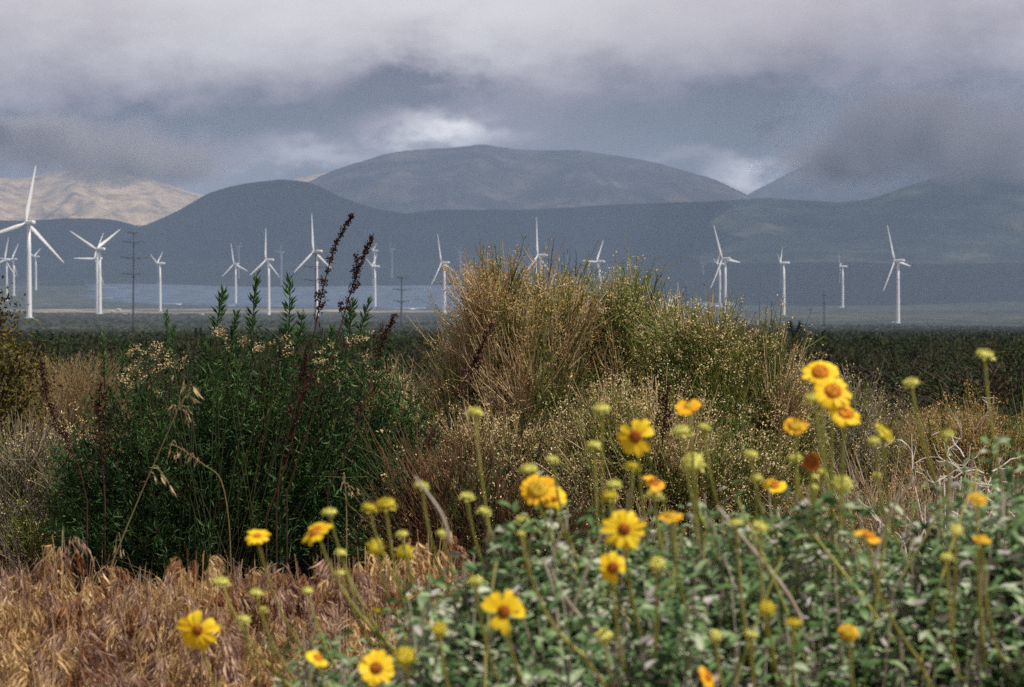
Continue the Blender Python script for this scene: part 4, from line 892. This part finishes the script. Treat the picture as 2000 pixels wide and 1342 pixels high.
RAYS = [(1602, 727, 38, UPC, 14, (), M_petal, M_disc_or, .48), (1627, 764, 39, (.1, -.8, .6), 14, (), M_petal, M_disc_or, .46), (1652, 809, 34, (.2, -.6, .9), 9, (3,), M_petal, M_disc_or, .5),
  (1554, 831, 25, (-.1, -.7, .7), 16, (), M_petal_or, M_disc_gold, .62), (1345, 793, 27, (-.2, -.6, .8), 8, (2,), M_petal_or, M_disc_gold, .35), (1241, 853, 39, (-.35, -1, .25), 12, (2, 6), M_petal, M_disc_dark, .34),
  (1051, 956, 37, (-.1, -.8, .6), 15, (), M_petal_or, M_disc_gold, .58), (1082, 970, 26, (.2, -.8, .5), 9, (), M_petal, M_disc_or, .45), (1219, 1034, 43, CAM, 15, (), M_petal, M_disc_dark, .30),
  (1197, 1109, 30, (.1, -1, .2), 8, (3,), M_petal, M_disc_dark, .42), (984, 1195, 43, CAM, 9, (2, 5), M_petal, M_disc_dark, .32), (386, 1231, 43, (-.1, -1, .2), 13, (4,), M_petal, M_disc_dark, .26),
  (735, 1305, 38, (.1, -.8, .5), 12, (), M_petal, M_disc_dark, .36), (503, 1047, 26, (0, -.5, 1), 12, (), M_petal, M_disc_or, .35), (617, 1038, 34, (-.5, -.5, .8), 12, (), M_petal, M_disc_or, .42),
  (1513, 948, 25, (-.1, -.6, .9), 7, (1,), M_petal, M_disc_or, .45), (1278, 942, 23, (.3, -.6, .8), 7, (2,), M_petal_or, M_disc_or, .5), (1697, 1046, 27, (.3, -.35, .9), 7, (1, 4), M_petal_or, M_disc_or, .5),
  (1383, 1322, 24, (.6, -.6, .3), 7, (1, 2), M_petal_or, M_disc_or, .4), (621, 1285, 24, (.4, -.5, .8), 7, (2, 3), M_petal, M_disc_or, .45), (1310, 1008, 24, (0, -.4, 1), 13, (), M_petal_or, M_disc_gold, .6),
  (1657, 1234, 20, (0, -.8, .6), 14, (), M_petal_or, M_disc_gold, .78), (1910, 974, 19, (.1, -.6, .8), 14, (), M_petal_or, M_disc_gold, .75), (1728, 843, 26, (.85, -.35, .75), 16, (), M_bud_y, M_bud_y, .75),
  (1918, 1053, 18, (.1, -.4, 1), 12, (), M_petal_or, M_disc_gold, .7), (1583, 902, 22, (0, -.8, .5), 7, (1,), M_disc_or, M_disc_dark, .7)]
for (x, y, r_, tl, np_, ms_, pm_, dm_, dr_) in RAYS:
    rt, b = who(x); flower(rt, b, x, y, r_, 'ray', (2.9 if y < FTOP(x) - 30 else 2.5) + random.uniform(-.08, .1), lean(x) + random.uniform(-40, 40), tl, np_, ms_, pm_, dm_, dr_)
Y_ = M_bud_y; G_ = M_bud
BUDS = [(1924, 691, 18), (1779, 746, 17), (1848, 847, 15), (1376, 833, 13), (1332, 840, 17), (1355, 902, 20, 1), (1467, 886, 15), (1553, 893, 14), (1478, 932, 12), (1591, 930, 9), (1645, 944, 18, 1), (1713, 927, 9), (1175, 797, 16), (1160, 868, 16),
  (1079, 896, 12), (1033, 915, 18), (928, 803, 16), (912, 968, 14), (947, 997, 12), (1020, 1014, 15), (1018, 1041, 9), (1198, 945, 17), (1190, 967, 16, 0, Y_), (1237, 910, 15, 0, Y_), (824, 947, 15), (865, 1041, 11), (785, 1042, 13), (735, 1068, 17, 1, Y_), (790, 1078, 17, 1, Y_),
  (722, 990, 15, 0, Y_), (753, 983, 18, 0, Y_), (643, 999, 15), (666, 1078, 12), (665, 1118, 10), (601, 1153, 12), (431, 1135, 17), (500, 1157, 14), (515, 1190, 10), (476, 1208, 12), (928, 1133, 16), (857, 1227, 16, 1, Y_), (737, 1191, 11, 0, Y_), (791, 1281, 20, 1, Y_),
  (1181, 1241, 16, 1), (1283, 1100, 17, 1), (1498, 1186, 16, 1, Y_), (1549, 1215, 15, 0, Y_), (1398, 1241, 14, 1), (1467, 1237, 12), (1868, 1035, 14, 1), (1848, 1087, 13), (1590, 776, 17), (1485, 1027, 18), (1437, 1020, 14), (1278, 965, 15), (1706, 860, 12), (1590, 950, 9), (1605, 920, 10)]
for q in BUDS:
    x, y, r_ = q[:3]; f = q[3] if len(q) > 3 else 0; m_ = q[4] if len(q) > 4 else G_
    rt, b = who(x); tl = (random.uniform(-.2, .2), -.85, .6) if f else (random.uniform(-.25, .25), -.22, 1)
    flower(rt, b, x, y, r_ * 1.05, 'bud', (2.95 if y < FTOP(x) - 30 else 2.52) + random.uniform(-.1, .12), lean(x) + random.uniform(-60, 60), tl, petmat=m_)
# thick pale dead stems inside the brittlebush
def deadstems(rt, lst):
    for (pts, r0_) in lst:
        C = curve_pts(pts, 2.85, 16); mb = MB(); tubes(mb, C[None], np.linspace(r0_, r0_ * .5, 16)[None], 7); mb.build('dead_stem', M_stalk_dry, rt, True)
deadstems(BC[0], [([(1262, 1400), (1240, 1290), (1222, 1215)], .0042), ([(1105, 1400), (1085, 1180), (1060, 1090)], .003), ([(880, 1060), (860, 1000), (810, 930)], .0025), ([(1100, 1240), (1140, 1130), (1175, 1040)], .0025), ([(1160, 1240), (1080, 1120), (1110, 1000)], .0025)])
deadstems(BR[0], [([(1345, 1400), (1350, 1280), (1330, 1190)], .0035), ([(1600, 1400), (1560, 1200), (1450, 1050), (1400, 990)], .0035), ([(1780, 1400), (1840, 1240), (1900, 1180)], .0035), ([(1450, 1400), (1420, 1300), (1360, 1240)], .003), ([(1700, 1120), (1740, 1000), (1790, 930)], .0025)])

# ------------------------------------------------------------ clouds and haze
def cloud_lump(mb, c, s, seed, nu=26, nv=14, amp=.22):
    V = []
    for i in range(nv + 1):
        for j in range(nu):
            ph = math.pi * i / nv; th = 2 * math.pi * j / nu; v = Vector((math.sin(ph) * math.cos(th), math.sin(ph) * math.sin(th), math.cos(ph)))
            r_ = 1 + amp * noise.fractal(v * 1.7 + Vector((seed, 0, 0)), .8, 2, 4); V.append([c[0] + v.x * s[0] * r_, c[1] + v.y * s[1] * r_, c[2] + v.z * s[2] * r_])
    Q = [[i * nu + j, (i + 1) * nu + j, (i + 1) * nu + (j + 1) % nu, i * nu + (j + 1) % nu] for i in range(nv) for j in range(nu)]
    mb.add(np.array(V), None, Q)
# cloud added out of view to shade the far plain and the foothills
M_cl = plain('shading_cloud', (.82, .83, .86), 1.0, (.78, .79, .82), .001)
mb = MB(); q = 0; CH = 1650.0; ox, oy = sdir.x / sdir.z * CH, sdir.y / sdir.z * CH
for gx in range(-4200, 4300, 720):
    for gy in range(5060, 10600, 720):
        if gy < 6400 and gx < 300: continue
        if gx > 150 and gy > 7700: continue
        x = gx + random.uniform(-160, 160); y = gy + random.uniform(-160, 160) + 260 * math.sin(gx * .0016)
        if y + oy > 11700: continue
        cloud_lump(mb, (x + ox, y + oy, CH + random.uniform(-30, 90)), (560, 560, 130), q * 3.3, 20, 10); q += 1
tag(mb.build('cloud', M_cl, smooth=True), 'unseen grey cloud added above the view to shade the far plain', 'cloud', kind='stuff')
# low cloud hanging on the ridges
def cloud_volume(px, row, d, wx, wz, wd, dens, label, seed, colr=(.66, .64, .74)):
    k = d / FP; c = at(px, row, d); mb = MB(); cloud_lump(mb, (0, 0, 0), (wx * k, wd, wz * k), seed, 32, 18, .1)
    m, t, o = mat('low_cloud'); nd = t.nodes.new; Lk = t.links.new
    tc_ = nd('ShaderNodeTexCoord'); vm = nd('ShaderNodeVectorMath'); vm.operation = 'DIVIDE'; Lk(tc_.outputs['Object'], vm.inputs[0]); vm.inputs[1].default_value = (wx * k, wd, wz * k)
    le = nd('ShaderNodeVectorMath'); le.operation = 'LENGTH'; Lk(vm.outputs[0], le.inputs[0])
    nz = nd('ShaderNodeTexNoise'); nz.inputs['Scale'].default_value = 1 / (130 * k); nz.inputs['Detail'].default_value = 5; Lk(tc_.outputs['Object'], nz.inputs['Vector'])
    a = nd('ShaderNodeMath'); a.operation = 'MULTIPLY_ADD'; Lk(nz.outputs[0], a.inputs[0]); a.inputs[1].default_value = 2.4; a.inputs[2].default_value = -1.15
    b_ = nd('ShaderNodeMath'); b_.operation = 'ADD'; Lk(le.outputs[1], b_.inputs[0]); Lk(a.outputs[0], b_.inputs[1])
    mr = nd('ShaderNodeMapRange'); mr.interpolation_type = 'SMOOTHSTEP'; Lk(b_.outputs[0], mr.inputs[0]); mr.inputs[1].default_value = .92; mr.inputs[2].default_value = .3; mr.inputs[3].default_value = 0; mr.inputs[4].default_value = dens
    pv = nd('ShaderNodeVolumePrincipled'); pv.inputs['Color'].default_value = (*colr, 1); Lk(mr.outputs[0], pv.inputs['Density']); Lk(pv.outputs[0], o.inputs['Volume'])
    ob = mb.build('cloud', m, smooth=True); ob.location = tuple(c); tag(ob, label, 'cloud', kind='stuff'); m.cycles.volume_step_rate = 1.0
    return ob
GREY = (.90, .86, .93); PALE = (.58, .56, .65)
cloud_volume(1860, 262, 9000, 400, 112, 600, .0060, 'low grey cloud swallowing the ridge at the right edge', 1, PALE)
cloud_volume(1640, 322, 9300, 170, 48, 500, .0060, 'torn end of the low grey cloud beside the bright notch', 7, PALE)
cloud_volume(190, 292, 11800, 320, 82, 700, .0050, 'low grey cloud over the pale left mountains', 2, GREY)
cloud_volume(330, 322, 11500, 130, 46, 500, .0055, 'small ragged cloud resting left of the round foothill', 4, GREY)
cloud_volume(40, 268, 11000, 200, 50, 500, .0055, 'dark low cloud at the upper left behind the tall turbine blade', 5, GREY)

hz = MB(); box(hz, (0, 11000, 560), (24000, 26000, 1500)); 
hm, t, o = mat('haze_air'); pv = t.nodes.new('ShaderNodeVolumePrincipled'); pv.inputs['Color'].default_value = (.50, .70, 1.0, 1); pv.inputs['Density'].default_value = 8.6e-5
t.links.new(pv.outputs[0], o.inputs['Volume'])
tag(hz.build('haze', hm), kind='stuff')
